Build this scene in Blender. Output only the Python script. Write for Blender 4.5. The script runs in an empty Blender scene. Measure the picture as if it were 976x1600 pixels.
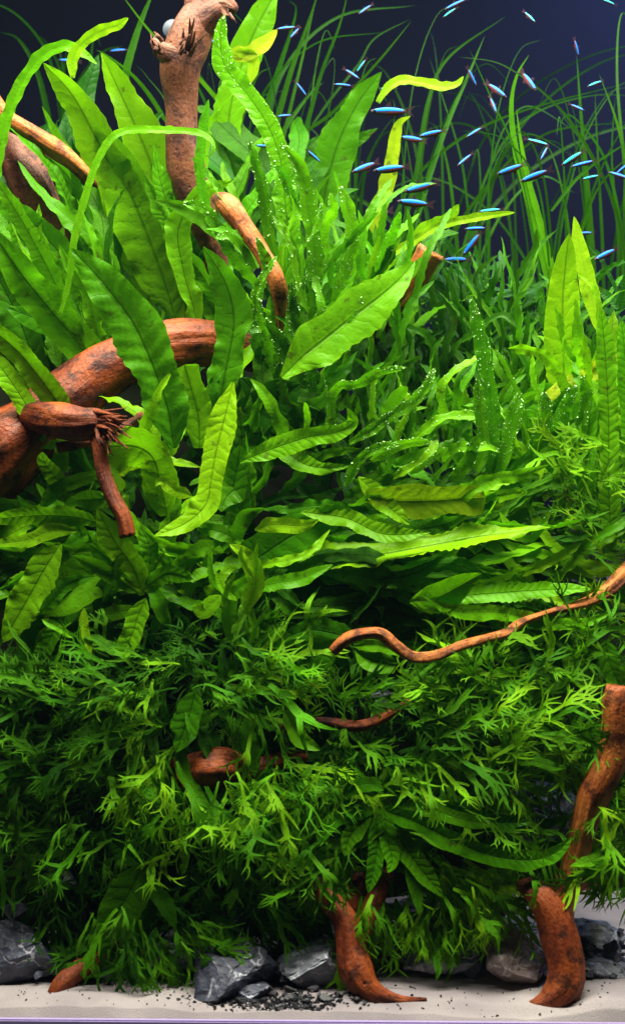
import bpy, bmesh, math, random
import numpy as np
from mathutils import Vector, Matrix, noise
from math import sin, cos, pi, radians

SC = bpy.context.scene
C = SC.collection
rnd = random.Random(7)

# ------------------------------------------------------------------ camera, light, exposure
K = 0.75 / 1600.0          # metres per photo pixel at the front of the tank
CD = 0.95                  # camera distance in front of the glass
CAM = Vector((0, -CD, 0.375))
cam_d = bpy.data.cameras.new('camera'); cam = bpy.data.objects.new('camera', cam_d); C.objects.link(cam)
cam.location = CAM; cam.rotation_euler = (radians(90), 0, 0)
cam_d.sensor_fit = 'VERTICAL'; cam_d.sensor_height = 24.0; cam_d.lens = 24.0 * CD / 0.75
cam_d.clip_start = 0.01; cam_d.clip_end = 50
cam_d.dof.use_dof = True; cam_d.dof.focus_distance = CD + 0.12; cam_d.dof.aperture_fstop = 4.5
SC.camera = cam
w = bpy.data.worlds.new('World'); SC.world = w; w.use_nodes = True
w.node_tree.nodes['Background'].inputs[0].default_value = (0.60, 0.80, 0.80, 1)
w.node_tree.nodes['Background'].inputs[1].default_value = 0.030

def area(name, loc, rot, sx, sy, power, col):
    l = bpy.data.lights.new(name, 'AREA'); l.shape = 'RECTANGLE'; l.size = sx; l.size_y = sy
    l.energy = power; l.color = col
    o = bpy.data.objects.new(name, l); C.objects.link(o); o.location = loc; o.rotation_euler = rot
    return o
# the LED hood over the tank: one long lamp towards the front, one over the middle
area('hood_lamp_front', (0.02, -0.10, 1.12), (radians(-14), 0, 0), 1.1, 0.16, 40.0, (1.0, 0.96, 0.82))
area('hood_lamp_back', (0.10, 0.22, 1.16), (0, 0, 0), 1.1, 0.22, 15.0, (1.0, 0.98, 0.82))
# added blue lamp, no real fixture, to make the back wall glow at upper right
area('wall_glow_lamp', (0.50, 0.42, 1.10), (radians(35), 0, 0), 0.3, 0.05, 7.0, (0.36, 0.46, 1.0))
SC.view_settings.view_transform = 'Standard'; SC.view_settings.look = 'None'
SC.view_settings.exposure = 0.0; SC.view_settings.gamma = 1.0
HAZE = True
SC.cycles.max_bounces = 6; SC.cycles.volume_bounces = 0; SC.cycles.volume_max_steps = 64; SC.cycles.diffuse_bounces = 4; SC.cycles.transmission_bounces = 4
SC.cycles.use_denoising = True; SC.cycles.sample_clamp_indirect = 3.0
SC.cycles.caustics_reflective = False; SC.cycles.caustics_refractive = False

def P(px, py, d):
    s = (CD + d) / CD * K
    return Vector(((px - 488) * s, d, 0.375 - (py - 800) * s))
def M(px, d): return px * K * (CD + d) / CD      # pixels to metres at a depth

# ------------------------------------------------------------------ object helpers
def mesh(name, V, F, uv=None, smooth=True, mats=()):
    me = bpy.data.meshes.new(name)
    me.from_pydata([tuple(v) for v in V], [], [tuple(f) for f in F])
    if uv is not None:
        l = me.uv_layers.new(name='UVMap')
        vi = np.empty(len(me.loops), dtype=np.int32); me.loops.foreach_get('vertex_index', vi)
        l.data.foreach_set('uv', np.asarray(uv, dtype=np.float32)[vi].ravel())
    for m in mats: me.materials.append(m)
    if smooth: me.polygons.foreach_set('use_smooth', [True] * len(me.polygons))
    me.update()
    return me
def obj(name, me, parent=None, color=None, mat=None):
    o = bpy.data.objects.new(name, me); C.objects.link(o)
    if parent is not None: o.parent = parent
    if color is not None: o.color = color
    return o
def tag(o, label=None, cat=None, group=None, kind=None):
    if label: o['label'] = label
    if cat: o['category'] = cat
    if group: o['group'] = group
    if kind: o['kind'] = kind
    return o
def empty(name, loc):
    o = bpy.data.objects.new(name, None); C.objects.link(o); o.location = loc; o.empty_display_size = 0.01
    return o

# ------------------------------------------------------------------ materials
def newmat(name):
    m = bpy.data.materials.new(name); m.use_nodes = True
    nt = m.node_tree; nt.nodes.clear()
    out = nt.nodes.new('ShaderNodeOutputMaterial')
    return m, nt, out
def N(nt, t, **kw):
    n = nt.nodes.new(t)
    for k, v in kw.items():
        if k.startswith('i_'):
            key = k[2:]; key = int(key) if key.isdigit() else key.replace('_', ' ')
            n.inputs[key].default_value = v
        else: setattr(n, k, v)
    return n
def L(nt, a, b): nt.links.new(a, b)
def math_n(nt, op, a, b=None, c=None):
    n = nt.nodes.new('ShaderNodeMath'); n.operation = op
    for i, x in enumerate((a, b, c)):
        if x is None: continue
        if isinstance(x, (int, float)): n.inputs[i].default_value = x
        else: nt.links.new(x, n.inputs[i])
    return n.outputs[0]
def mixc(nt, fac, a, b, bt='MIX'):
    n = nt.nodes.new('ShaderNodeMix'); n.data_type = 'RGBA'; n.blend_type = bt
    for i, x in ((0, fac), (6, a), (7, b)):
        if isinstance(x, (int, float)): n.inputs[i].default_value = x
        elif isinstance(x, tuple): n.inputs[i].default_value = (*x[:3], 1)
        else: nt.links.new(x, n.inputs[i])
    return n.outputs[2]
def ramp(nt, x, stops):
    n = nt.nodes.new('ShaderNodeValToRGB'); e = n.color_ramp.elements
    while len(e) < len(stops): e.new(0.5)
    for k, (p, c) in enumerate(stops):
        e[k].position = p; e[k].color = (c, c, c, 1) if isinstance(c, (int, float)) else (*c, 1)
    nt.links.new(x, n.inputs[0]); return n.outputs[0]

def leaf_material(name, veins=1.0, spot=True, transl=0.38, rough=0.36):
    m, nt, out = newmat(name)
    oi = N(nt, 'ShaderNodeObjectInfo'); tc = N(nt, 'ShaderNodeTexCoord'); sep = N(nt, 'ShaderNodeSeparateXYZ')
    L(nt, tc.outputs['UV'], sep.inputs[0])
    u = math_n(nt, 'ABSOLUTE', math_n(nt, 'SUBTRACT', sep.outputs[0], 0.5)); v = sep.outputs[1]
    nz = N(nt, 'ShaderNodeTexNoise', i_Scale=55.0, i_Detail=3.0); L(nt, tc.outputs['Object'], nz.inputs['Vector'])
    nz2 = N(nt, 'ShaderNodeTexNoise', i_Scale=420.0, i_Detail=2.0); L(nt, tc.outputs['Object'], nz2.inputs['Vector'])
    # side veins run forward from the midrib; cells between them bulge
    vv = math_n(nt, 'SUBTRACT', math_n(nt, 'ADD', math_n(nt, 'MULTIPLY', v, 2.6), math_n(nt, 'MULTIPLY', nz.outputs[0], 2.6)), math_n(nt, 'MULTIPLY', u, 1.6))
    wav = math_n(nt, 'ABSOLUTE', math_n(nt, 'SINE', math_n(nt, 'MULTIPLY', vv, pi)))
    vein = ramp(nt, wav, [(0.0, 1.0), (0.16, 0.0)])
    rib = ramp(nt, u, [(0.0, 1.0), (0.018, 0.9), (0.035, 0.0)])
    c = mixc(nt, math_n(nt, 'MULTIPLY', math_n(nt, 'SUBTRACT', nz.outputs[0], 0.3), 0.9), oi.outputs['Color'],
             mixc(nt, 1.0, oi.outputs['Color'], (1.25, 1.10, 0.6), 'MULTIPLY'))
    c = mixc(nt, math_n(nt, 'MULTIPLY', vein, 0.10 * veins), c, mixc(nt, 1.0, c, (0.45, 0.5, 0.4), 'MULTIPLY'))
    c = mixc(nt, math_n(nt, 'MULTIPLY', rib, 0.55 * veins), c, mixc(nt, 1.0, c, (0.30, 0.30, 0.30), 'MULTIPLY'))
    bl = N(nt, 'ShaderNodeTexNoise', i_Scale=18.0, i_Detail=6.0, i_Roughness=0.7); L(nt, tc.outputs['Object'], bl.inputs['Vector'])
    c = mixc(nt, ramp(nt, bl.outputs[0], [(0.42, 0.0), (0.68, 0.7)]), c, mixc(nt, 1.0, c, (0.50, 0.60, 0.5), 'MULTIPLY'))
    edge = ramp(nt, u, [(0.44, 0.0), (0.5, 1.0)])
    c = mixc(nt, math_n(nt, 'MULTIPLY', edge, 0.45), c, mixc(nt, 1.0, c, (1.5, 1.25, 0.6), 'MULTIPLY'))
    if spot:
        vo = N(nt, 'ShaderNodeTexNoise', i_Scale=130.0, i_Detail=4.0); L(nt, tc.outputs['Object'], vo.inputs['Vector'])
        sp = ramp(nt, vo.outputs[0], [(0.64, 0.0), (0.72, 1.0)])
        c = mixc(nt, math_n(nt, 'MULTIPLY', sp, 0.6), c, (0.05, 0.035, 0.01))
    h = math_n(nt, 'ADD', math_n(nt, 'MULTIPLY', wav, 0.42 * veins), math_n(nt, 'MULTIPLY', nz2.outputs[0], 0.35))
    h = math_n(nt, 'SUBTRACT', h, math_n(nt, 'MULTIPLY', rib, 0.7 * veins))
    bp = N(nt, 'ShaderNodeBump', i_Strength=0.65, i_Distance=0.0010); L(nt, h, bp.inputs['Height'])
    pr = N(nt, 'ShaderNodeBsdfPrincipled', i_Roughness=rough, i_Specular_IOR_Level=0.09)
    L(nt, c, pr.inputs['Base Color']); L(nt, bp.outputs[0], pr.inputs['Normal'])
    tr = N(nt, 'ShaderNodeBsdfTranslucent'); L(nt, mixc(nt, 1.0, c, (1.05, 1.15, 0.3), 'MULTIPLY'), tr.inputs[0]); L(nt, bp.outputs[0], tr.inputs['Normal'])
    mx = N(nt, 'ShaderNodeMixShader', i_0=transl)
    L(nt, pr.outputs[0], mx.inputs[1]); L(nt, tr.outputs[0], mx.inputs[2]); L(nt, mx.outputs[0], out.inputs[0])
    return m
M_LEAF = leaf_material('fern_leaf')
M_STRAP = leaf_material('narrow_fern_leaf', veins=0.25, spot=True)
M_LACE = leaf_material('lace_frond', veins=0.35, spot=False, transl=0.34)
M_BLADE = leaf_material('eelgrass_blade', veins=0.0, spot=False, transl=0.45)

def wood_material(name, base, dark, light):
    m, nt, out = newmat(name)
    tc = N(nt, 'ShaderNodeTexCoord'); mp = N(nt, 'ShaderNodeMapping'); L(nt, tc.outputs['UV'], mp.inputs[0]); mp.inputs['Scale'].default_value = (7, 0.8, 1)
    g = N(nt, 'ShaderNodeTexNoise', i_Scale=4.0, i_Detail=9.0, i_Roughness=0.62, i_Distortion=1.2); L(nt, mp.outputs[0], g.inputs['Vector'])
    lo = N(nt, 'ShaderNodeTexNoise', i_Scale=22.0, i_Detail=3.0, i_Roughness=0.5, i_Distortion=0.5); L(nt, tc.outputs['Object'], lo.inputs['Vector'])
    a = N(nt, 'ShaderNodeTexNoise', i_Scale=48.0, i_Detail=7.0, i_Roughness=0.66); L(nt, tc.outputs['Object'], a.inputs['Vector'])
    b = N(nt, 'ShaderNodeTexNoise', i_Scale=330.0, i_Detail=4.0); L(nt, tc.outputs['Object'], b.inputs['Vector'])
    c = mixc(nt, ramp(nt, lo.outputs[0], [(0.38, 0.0), (0.62, 1.0)]), base, light)
    c = mixc(nt, math_n(nt, 'MULTIPLY', ramp(nt, g.outputs[0], [(0.46, 0.0), (0.70, 1.0)]), 0.45), c, dark)
    c = mixc(nt, ramp(nt, a.outputs[0], [(0.51, 0.0), (0.60, 0.85)]), c, dark)
    c = mixc(nt, ramp(nt, a.outputs[0], [(0.30, 0.55), (0.40, 0.0)]), c, mixc(nt, 1.0, light, (1.5, 1.5, 1.4), 'MULTIPLY'))
    c = mixc(nt, ramp(nt, b.outputs[0], [(0.58, 0.0), (0.66, 0.5)]), c, dark)
    vo = N(nt, 'ShaderNodeTexVoronoi', i_Scale=55.0); L(nt, tc.outputs['Object'], vo.inputs['Vector'])
    pit = ramp(nt, vo.outputs['Distance'], [(0.03, 0.85), (0.10, 0.0)])
    c = mixc(nt, pit, c, (0.012, 0.005, 0.004))
    pr = N(nt, 'ShaderNodeBsdfPrincipled', i_Specular_IOR_Level=0.22); L(nt, c, pr.inputs['Base Color'])
    L(nt, ramp(nt, a.outputs[0], [(0.3, 0.30), (0.65, 0.55)]), pr.inputs['Roughness'])
    bp = N(nt, 'ShaderNodeBump', i_Strength=0.8, i_Distance=0.0022)
    h = math_n(nt, 'ADD', math_n(nt, 'MULTIPLY', g.outputs[0], 0.6), math_n(nt, 'MULTIPLY', b.outputs[0], 0.4))
    h = math_n(nt, 'SUBTRACT', math_n(nt, 'SUBTRACT', h, math_n(nt, 'MULTIPLY', pit, 0.6)), math_n(nt, 'MULTIPLY', a.outputs[0], 0.7))
    L(nt, h, bp.inputs['Height'])
    L(nt, bp.outputs[0], pr.inputs['Normal']); L(nt, pr.outputs[0], out.inputs[0])
    return m
M_WOOD_RED = wood_material('red_brown_driftwood', (0.13, 0.023, 0.006), (0.022, 0.006, 0.004), (0.31, 0.070, 0.014))
M_WOOD_PINK = wood_material('rosy_driftwood', (0.135, 0.046, 0.022), (0.038, 0.014, 0.009), (0.21, 0.080, 0.038))
M_WOOD_ORANGE = wood_material('orange_driftwood', (0.30, 0.070, 0.014), (0.055, 0.014, 0.006), (0.56, 0.185, 0.035))

def rock_material(name, base, light, vein):
    m, nt, out = newmat(name)
    tc = N(nt, 'ShaderNodeTexCoord')
    a = N(nt, 'ShaderNodeTexNoise', i_Scale=26.0, i_Detail=8.0, i_Roughness=0.65); L(nt, tc.outputs['Object'], a.inputs['Vector'])
    v = N(nt, 'ShaderNodeTexNoise', i_Scale=16.0, i_Detail=4.0, i_Distortion=0.9); L(nt, tc.outputs['Object'], v.inputs['Vector'])
    f = N(nt, 'ShaderNodeTexNoise', i_Scale=300.0, i_Detail=3.0); L(nt, tc.outputs['Object'], f.inputs['Vector'])
    r = math_n(nt, 'ABSOLUTE', math_n(nt, 'SUBTRACT', v.outputs[0], 0.5))
    c = mixc(nt, ramp(nt, a.outputs[0], [(0.40, 0.0), (0.66, 1.0)]), base, light)
    vm = math_n(nt, 'MULTIPLY', ramp(nt, r, [(0.0, 1.0), (0.006, 0.6), (0.014, 0.0)]), ramp(nt, a.outputs[0], [(0.50, 0.0), (0.60, 1.0)]))
    c = mixc(nt, vm, c, vein)
    c = mixc(nt, ramp(nt, f.outputs[0], [(0.62, 0.0), (0.70, 0.5)]), c, (0.22, 0.16, 0.10))
    pr = N(nt, 'ShaderNodeBsdfPrincipled', i_Roughness=0.5, i_Specular_IOR_Level=0.4); L(nt, c, pr.inputs['Base Color'])
    bp = N(nt, 'ShaderNodeBump', i_Strength=1.0, i_Distance=0.0045); L(nt, math_n(nt, 'ADD', a.outputs[0], math_n(nt, 'MULTIPLY', f.outputs[0], 0.2)), bp.inputs['Height'])
    L(nt, bp.outputs[0], pr.inputs['Normal']); L(nt, pr.outputs[0], out.inputs[0])
    return m
M_ROCK_DARK = rock_material('dark_slate_stone', (0.018, 0.021, 0.038), (0.075, 0.085, 0.125), (0.60, 0.61, 0.68))
M_ROCK_GREY = rock_material('grey_veined_stone', (0.09, 0.105, 0.14), (0.38, 0.40, 0.45), (0.66, 0.66, 0.70))
M_ROCK_BROWN = rock_material('brown_grey_stone', (0.12, 0.085, 0.085), (0.28, 0.22, 0.21), (0.55, 0.50, 0.5))

def sand_material():
    m, nt, out = newmat('fine_pale_sand')
    tc = N(nt, 'ShaderNodeTexCoord')
    a = N(nt, 'ShaderNodeTexNoise', i_Scale=9.0, i_Detail=5.0); L(nt, tc.outputs['Object'], a.inputs['Vector'])
    f = N(nt, 'ShaderNodeTexNoise', i_Scale=900.0, i_Detail=2.0); L(nt, tc.outputs['Object'], f.inputs['Vector'])
    c = mixc(nt, ramp(nt, a.outputs[0], [(0.35, 0.0), (0.65, 1.0)]), (0.20, 0.175, 0.19), (0.34, 0.305, 0.30))
    c = mixc(nt, ramp(nt, f.outputs[0], [(0.58, 0.0), (0.70, 0.55)]), c, (0.20, 0.16, 0.15))
    pr = N(nt, 'ShaderNodeBsdfPrincipled', i_Roughness=0.85, i_Specular_IOR_Level=0.2); L(nt, c, pr.inputs['Base Color'])
    bp = N(nt, 'ShaderNodeBump', i_Strength=0.5, i_Distance=0.001); L(nt, f.outputs[0], bp.inputs['Height'])
    L(nt, bp.outputs[0], pr.inputs['Normal']); L(nt, pr.outputs[0], out.inputs[0]); return m
def plain(name, col, rough=0.5, metal=0.0, spec=0.5, alpha=1.0, nscale=40.0, namt=0.25, coat=0.0):
    m, nt, out = newmat(name)
    tc = N(nt, 'ShaderNodeTexCoord'); a = N(nt, 'ShaderNodeTexNoise', i_Scale=nscale, i_Detail=5.0); L(nt, tc.outputs['Object'], a.inputs['Vector'])
    c = mixc(nt, math_n(nt, 'MULTIPLY', a.outputs[0], namt), col, mixc(nt, 1.0, col, (0.4, 0.4, 0.4), 'MULTIPLY'))
    pr = N(nt, 'ShaderNodeBsdfPrincipled', i_Roughness=rough, i_Metallic=metal, i_Specular_IOR_Level=spec, i_Alpha=alpha, i_Coat_Weight=coat)
    L(nt, c, pr.inputs['Base Color']); L(nt, pr.outputs[0], out.inputs[0]); return m
M_SAND = sand_material()
M_WALL = plain('dark_blue_back_wall', (0.0018, 0.0026, 0.0080), 0.8, spec=0.05, nscale=6)
M_TRIM = plain('lavender_trim', (0.34, 0.27, 0.52), 0.35, nscale=200)
M_BACKING = plain('dark_gap_backing', (0.010, 0.013, 0.006), 0.95, spec=0.05, nscale=90, namt=0.8)
M_GRAVEL = plain('black_gravel', (0.008, 0.009, 0.014), 0.5, nscale=150, namt=0.6)
M_BUBBLE = plain('air_bubble', (0.55, 0.95, 0.30), 0.12, spec=0.9, namt=0.0, coat=1.0)
M_FISH_BODY = plain('silver_tetra_flank', (0.07, 0.05, 0.065), 0.5, metal=0.0, spec=0.15, nscale=300)
M_FISH_BACK = plain('dark_tetra_back', (0.015, 0.02, 0.05), 0.5, spec=0.1, nscale=300)
M_FISH_BLUE = plain('iridescent_blue_stripe', (0.001, 0.19, 0.90), 0.45, metal=0.0, spec=0.25, nscale=200, namt=0.15)
M_FISH_CYAN = plain('iridescent_green_blue_stripe', (0.01, 0.50, 0.60), 0.5, metal=0.0, spec=0.25, nscale=200, namt=0.15)
M_FISH_RED = plain('red_tetra_belly', (0.16, 0.035, 0.03), 0.5, spec=0.1, nscale=200)
M_FIN = plain('clear_fin', (0.07, 0.035, 0.045), 0.6, spec=0.05, alpha=0.35, nscale=200)
M_EYE = plain('black_eye', (0.01, 0.012, 0.02), 0.1, nscale=5)
M_DISC = plain('pale_reflection', (0.22, 0.26, 0.31), 0.6, alpha=0.55, nscale=60)  # for the disc that stands in for a round reflection

# ------------------------------------------------------------------ setting
def sandz(x, y):
    z = 0.010 + 0.006 * noise.noise(Vector((x * 9, y * 9, 0.3))) + 0.0022 * noise.noise(Vector((x * 40, y * 40, 2)))
    t = max(0, min(1, (y - 0.02) / 0.22)); z += 0.016 * t * t
    # a low lip that slumps towards the glass on the right
    r = max(0, min(1, (x + 0.03) / 0.08))
    z += 0.006 * r * max(0, min(1, (y - 0.004 - 0.006 * sin(x * 22)) / 0.010)) - 0.003 * r
    return z
xs = np.concatenate([np.linspace(-1.2, -0.4, 20, endpoint=False), np.linspace(-0.4, 0.4, 260), np.linspace(0.43, 1.2, 20)])
ys = np.concatenate([np.linspace(0.0, 0.2, 90, endpoint=False), np.linspace(0.2, 0.62, 40)])
V = [(x, y, sandz(x, y)) for y in ys for x in xs]
n = len(xs); F = [(j * n + i, j * n + i + 1, (j + 1) * n + i + 1, (j + 1) * n + i) for j in range(len(ys) - 1) for i in range(n - 1)]
V += [(x, 0.0, -0.05) for x in xs]; b0 = len(ys) * n
F += [(b0 + i, b0 + i + 1, i + 1, i) for i in range(n - 1)]
tag(obj('sand', mesh('sand', V, F, mats=[M_SAND])), 'pale sand across the tank bottom', kind='structure')

def box(name, a, b, mat, parent=None, bev=0.0):
    bm = bmesh.new(); bmesh.ops.create_cube(bm, size=1)
    for v in bm.verts:
        v.co = Vector([(a[i] + b[i]) / 2 + v.co[i] * (b[i] - a[i]) for i in range(3)])
    if bev: bmesh.ops.bevel(bm, geom=bm.edges[:], offset=bev, segments=2, affect='EDGES')
    me = bpy.data.meshes.new(name); bm.to_mesh(me); bm.free(); me.materials.append(mat)
    return obj(name, me, parent)
tag(box('tank_back_wall', (-1.25, 0.62, -0.05), (1.25, 0.66, 1.04), M_WALL), 'dark blue back wall of the aquarium', kind='structure')
tb = box('tank_trim', (-1.2, -0.006, -0.02), (1.2, -0.001, 0.0038), M_TRIM, bev=0.001)
tb.rotation_euler = (0, radians(0.45), 0)
tag(tb, 'thin lavender trim along the bottom edge of the glass', 'trim')

M_WATER, nt_, out_ = newmat('hazy_water')
vs_ = N(nt_, 'ShaderNodeVolumePrincipled', i_Density=0.0022, i_Anisotropy=0.3); vs_.inputs['Color'].default_value = (0.40, 0.60, 1.0, 1)
L(nt_, vs_.outputs[0], out_.inputs['Volume'])
if HAZE: tag(box('haze', (-1.4, -1.25, -1.05), (1.4, 0.75, 1.06), M_WATER), 'faint milky haze in the aquarium water', kind='stuff')

# dark terrain sheet under the planting, added to black out the gaps
def bankz(x, y):
    left = 1 / (1 + math.exp((x - 0.02) / 0.05))
    y0 = 0.17 + 0.07 * (1 - left)
    t = max(0, (y - y0))
    top = 0.36 + 0.20 * left
    h = top * (1 - math.exp(-t / (0.055))) if t > 0 else -0.02
    return h + 0.02 * noise.noise(Vector((x * 14, y * 14, 5))) * min(1, t / 0.03) + 0.007 * noise.noise(Vector((x * 60, y * 60, h * 50)))
xs = np.linspace(-0.75, 0.75, 150); ys = np.linspace(0.15, 0.6, 90)
V = [(x, y, bankz(x, y)) for y in ys for x in xs]; n = len(xs)
F = [(j * n + i, j * n + i + 1, (j + 1) * n + i + 1, (j + 1) * n + i) for j in range(len(ys) - 1) for i in range(n - 1)]
tag(obj('gap_backing_bank', mesh('gap_backing_bank', V, F, mats=[M_BACKING])), 'dark backing bank added behind the ferns to blacken the gaps', kind='structure')

# ------------------------------------------------------------------ splines
def spline(pts, n):
    """Catmull-Rom through rows of any width, resampled evenly along length of the first three columns."""
    A = np.asarray(pts, float)
    if len(A) == 2: A = np.array([A[0], (A[0] + A[1]) / 2, A[1]])
    E = np.vstack([2 * A[0] - A[1], A, 2 * A[-1] - A[-2]])
    out = []
    for i in range(1, len(E) - 2):
        for t in np.linspace(0, 1, 14, endpoint=False):
            p0, p1, p2, p3 = E[i - 1], E[i], E[i + 1], E[i + 2]
            out.append(0.5 * (2 * p1 + (p2 - p0) * t + (2 * p0 - 5 * p1 + 4 * p2 - p3) * t * t + (3 * p1 - p0 - 3 * p2 + p3) * t ** 3))
    out.append(A[-1]); Q = np.array(out)
    d = np.concatenate([[0], np.cumsum(np.linalg.norm(np.diff(Q[:, :3], axis=0), axis=1))])
    s = np.linspace(0, d[-1], n)
    return np.stack([np.interp(s, d, Q[:, k]) for k in range(Q.shape[1])], 1), d[-1]

PROFILES = {
    'broad': lambda v: (0.13 + 0.87 * np.clip(v / 0.42, 0, 1) ** 1.1 * (3 - 2 * np.clip(v / 0.42, 0, 1)) / 1.0 * np.where(v < 0.42, 1, 1)) * np.where(v < 0.42, 1.0, 1.0) * np.clip(1 - (np.clip(v - 0.5, 0, 1) / 0.5) ** 2.3, 0.0, 1) ** 0.85,
    'strap': lambda v: np.clip(0.45 + v * 3.5, 0, 1) * np.clip(1 - (np.clip(v - 0.72, 0, 1) / 0.28) ** 2.2, 0.0, 1) ** 0.7,
    'blunt': lambda v: np.clip(0.35 + v * 2.4, 0, 1) * np.clip(1 - (np.clip(v - 0.93, 0, 1) / 0.07) ** 2.5, 0.0, 1) ** 0.5,
    'grass': lambda v: np.clip(0.7 + v * 2, 0, 1) * (1 - v ** 2.2) ** 0.8,
    'spear': lambda v: np.clip(0.5 + v * 1.5, 0, 1) * (1 - v ** 2.6),
}
def ribbon(c, width, S, Nn, prof='broad', nu=8, fold=0.22, ruffle=0.12, serr=0.05, quilt=0.05, seed=0, wav=0.1):
    """c (n,3) centreline; S,Nn unit side/normal vectors; returns V,F,uv."""
    r = random.Random(seed); n = len(c); v = np.linspace(0, 1, n)
    seg = np.linalg.norm(np.diff(c, axis=0), axis=1); s = np.concatenate([[0], np.cumsum(seg)]) / max(width, 1e-6)
    wdt = width / 2 * np.minimum(PROFILES[prof](v), 1.0)
    ph = [r.uniform(0, 6.28) for _ in range(6)]
    fr = r.uniform(0.8, 1.3)
    wdt = wdt * (1 + wav * np.sin(s * 1.7 + ph[4]) * 0.6 + wav * np.sin(s * 3.9 + ph[5]) * 0.4)
    V = []; uv = []
    us = np.linspace(-1, 1, nu + 1)
    for u in us:
        side = 0 if u < 0 else 1
        a = abs(u); sw = s + 0.8 * np.sin(s * 0.9 + ph[side]) + 0.45 * np.sin(s * 2.3 + ph[3 - side])
        wd = wdt * (1 + a * wav * (0.7 * np.sin(sw * 1.9 + ph[side + 2]) + 0.5 * np.sin(s * 4.7 + ph[side + 3])))
        tooth = (np.abs(((s * 2.9 + 0.7 * sw + ph[side]) % 1) - 0.5) * 4 - 1) * (0.45 + 0.55 * np.sin(s * 1.3 + ph[side] * 3)) if a > 0.99 else 0
        ex = wd * u * (1 + (serr * tooth if a > 0.99 else 0))
        ez = fold * a * wdt
        ez = ez + ruffle * width / 2 * a ** 2.2 * (np.sin(sw * 2.4 * fr + ph[2 + side]) * 0.8 + np.sin(sw * 5.3 * fr + ph[side]) * 0.4) * np.clip(wdt / (width / 2) * 1.5, 0, 1)
        ez = ez + quilt * width / 2 * np.abs(np.sin((s * 1.3 + 0.15 * sw - a * 0.6) * pi * 2)) * 4 * a * (1 - a) * np.clip(wdt / (width / 2), 0, 1)
        V.append(c + S * ex[:, None] + Nn * ez[:, None])
        uv.append(np.stack([np.full(n, (u + 1) / 2), s], 1))
    V = np.concatenate(V); uv = np.concatenate(uv)
    F = [(i * n + j, (i + 1) * n + j, (i + 1) * n + j + 1, i * n + j + 1) for i in range(nu) for j in range(n - 1)]
    return V, F, uv
def frames(c, facing, roll, twist):
    T = np.gradient(c, axis=0); T /= np.linalg.norm(T, axis=1)[:, None] + 1e-9
    S = np.cross(T, facing); S /= np.linalg.norm(S, axis=1)[:, None] + 1e-9
    Nn = np.cross(S, T)
    Nn *= np.where((Nn * facing).sum(1) < 0, -1, 1)[:, None]
    a = (roll + twist * np.linspace(0, 1, len(c)))[:, None]
    return S * np.cos(a) + Nn * np.sin(a), Nn * np.cos(a) - S * np.sin(a)

# ------------------------------------------------------------------ leaf colour by tone 0 (darkest green, also painting shade at depth) .. 1 (young yellow leaf)
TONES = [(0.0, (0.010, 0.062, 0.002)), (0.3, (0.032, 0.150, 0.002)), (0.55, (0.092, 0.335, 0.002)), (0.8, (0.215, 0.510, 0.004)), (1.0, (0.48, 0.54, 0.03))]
def tone(t, r=rnd):
    t = max(0, min(1, t))
    for (a, ca), (b, cb) in zip(TONES, TONES[1:]):
        if t <= b:
            f = (t - a) / (b - a); c = [ca[i] * (1 - f) + cb[i] * f for i in range(3)]; break
    k = r.uniform(0.9, 1.1)
    return (c[0] * k * r.uniform(0.85, 1.15), c[1] * k, c[2] * k, 1)

ICO = None
def bubbles_on(V, nu, n, count, size, parent, seed):
    """tiny oxygen bubbles scattered on the face of a leaf mesh (V in leaf's local space)"""
    global ICO
    if ICO is None:
        bm = bmesh.new(); bmesh.ops.create_icosphere(bm, subdivisions=1, radius=1)
        ICO = (np.array([v.co[:] for v in bm.verts]), [tuple(v.index for v in f.verts) for f in bm.faces]); bm.free()
    r = random.Random(seed); VV = []; FF = []
    for k in range(count):
        i = r.randrange(nu) if r.random() < .6 else r.choice([0, nu - 1]); j = int((1 - r.random() ** 1.4 * 0.9) * (n - 2)); a, b = r.random(), r.random()
        p = (V[i * n + j] * (1 - a) + V[(i + 1) * n + j] * a) * (1 - b) + (V[i * n + j + 1] * (1 - a) + V[(i + 1) * n + j + 1] * a) * b
        s = size * min(2.6, 0.45 + r.expovariate(2.6)); o = len(VV) * 12
        VV.append(ICO[0] * s + p + np.array([0, -s * 0.6, s * 0.3])); FF += [tuple(x + o for x in f) for f in ICO[1]]
    b = obj('air_bubbles', mesh('air_bubbles', np.concatenate(VV), FF, mats=[M_BUBBLE]), parent)
    b['kind'] = 'stuff'
    return b

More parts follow.
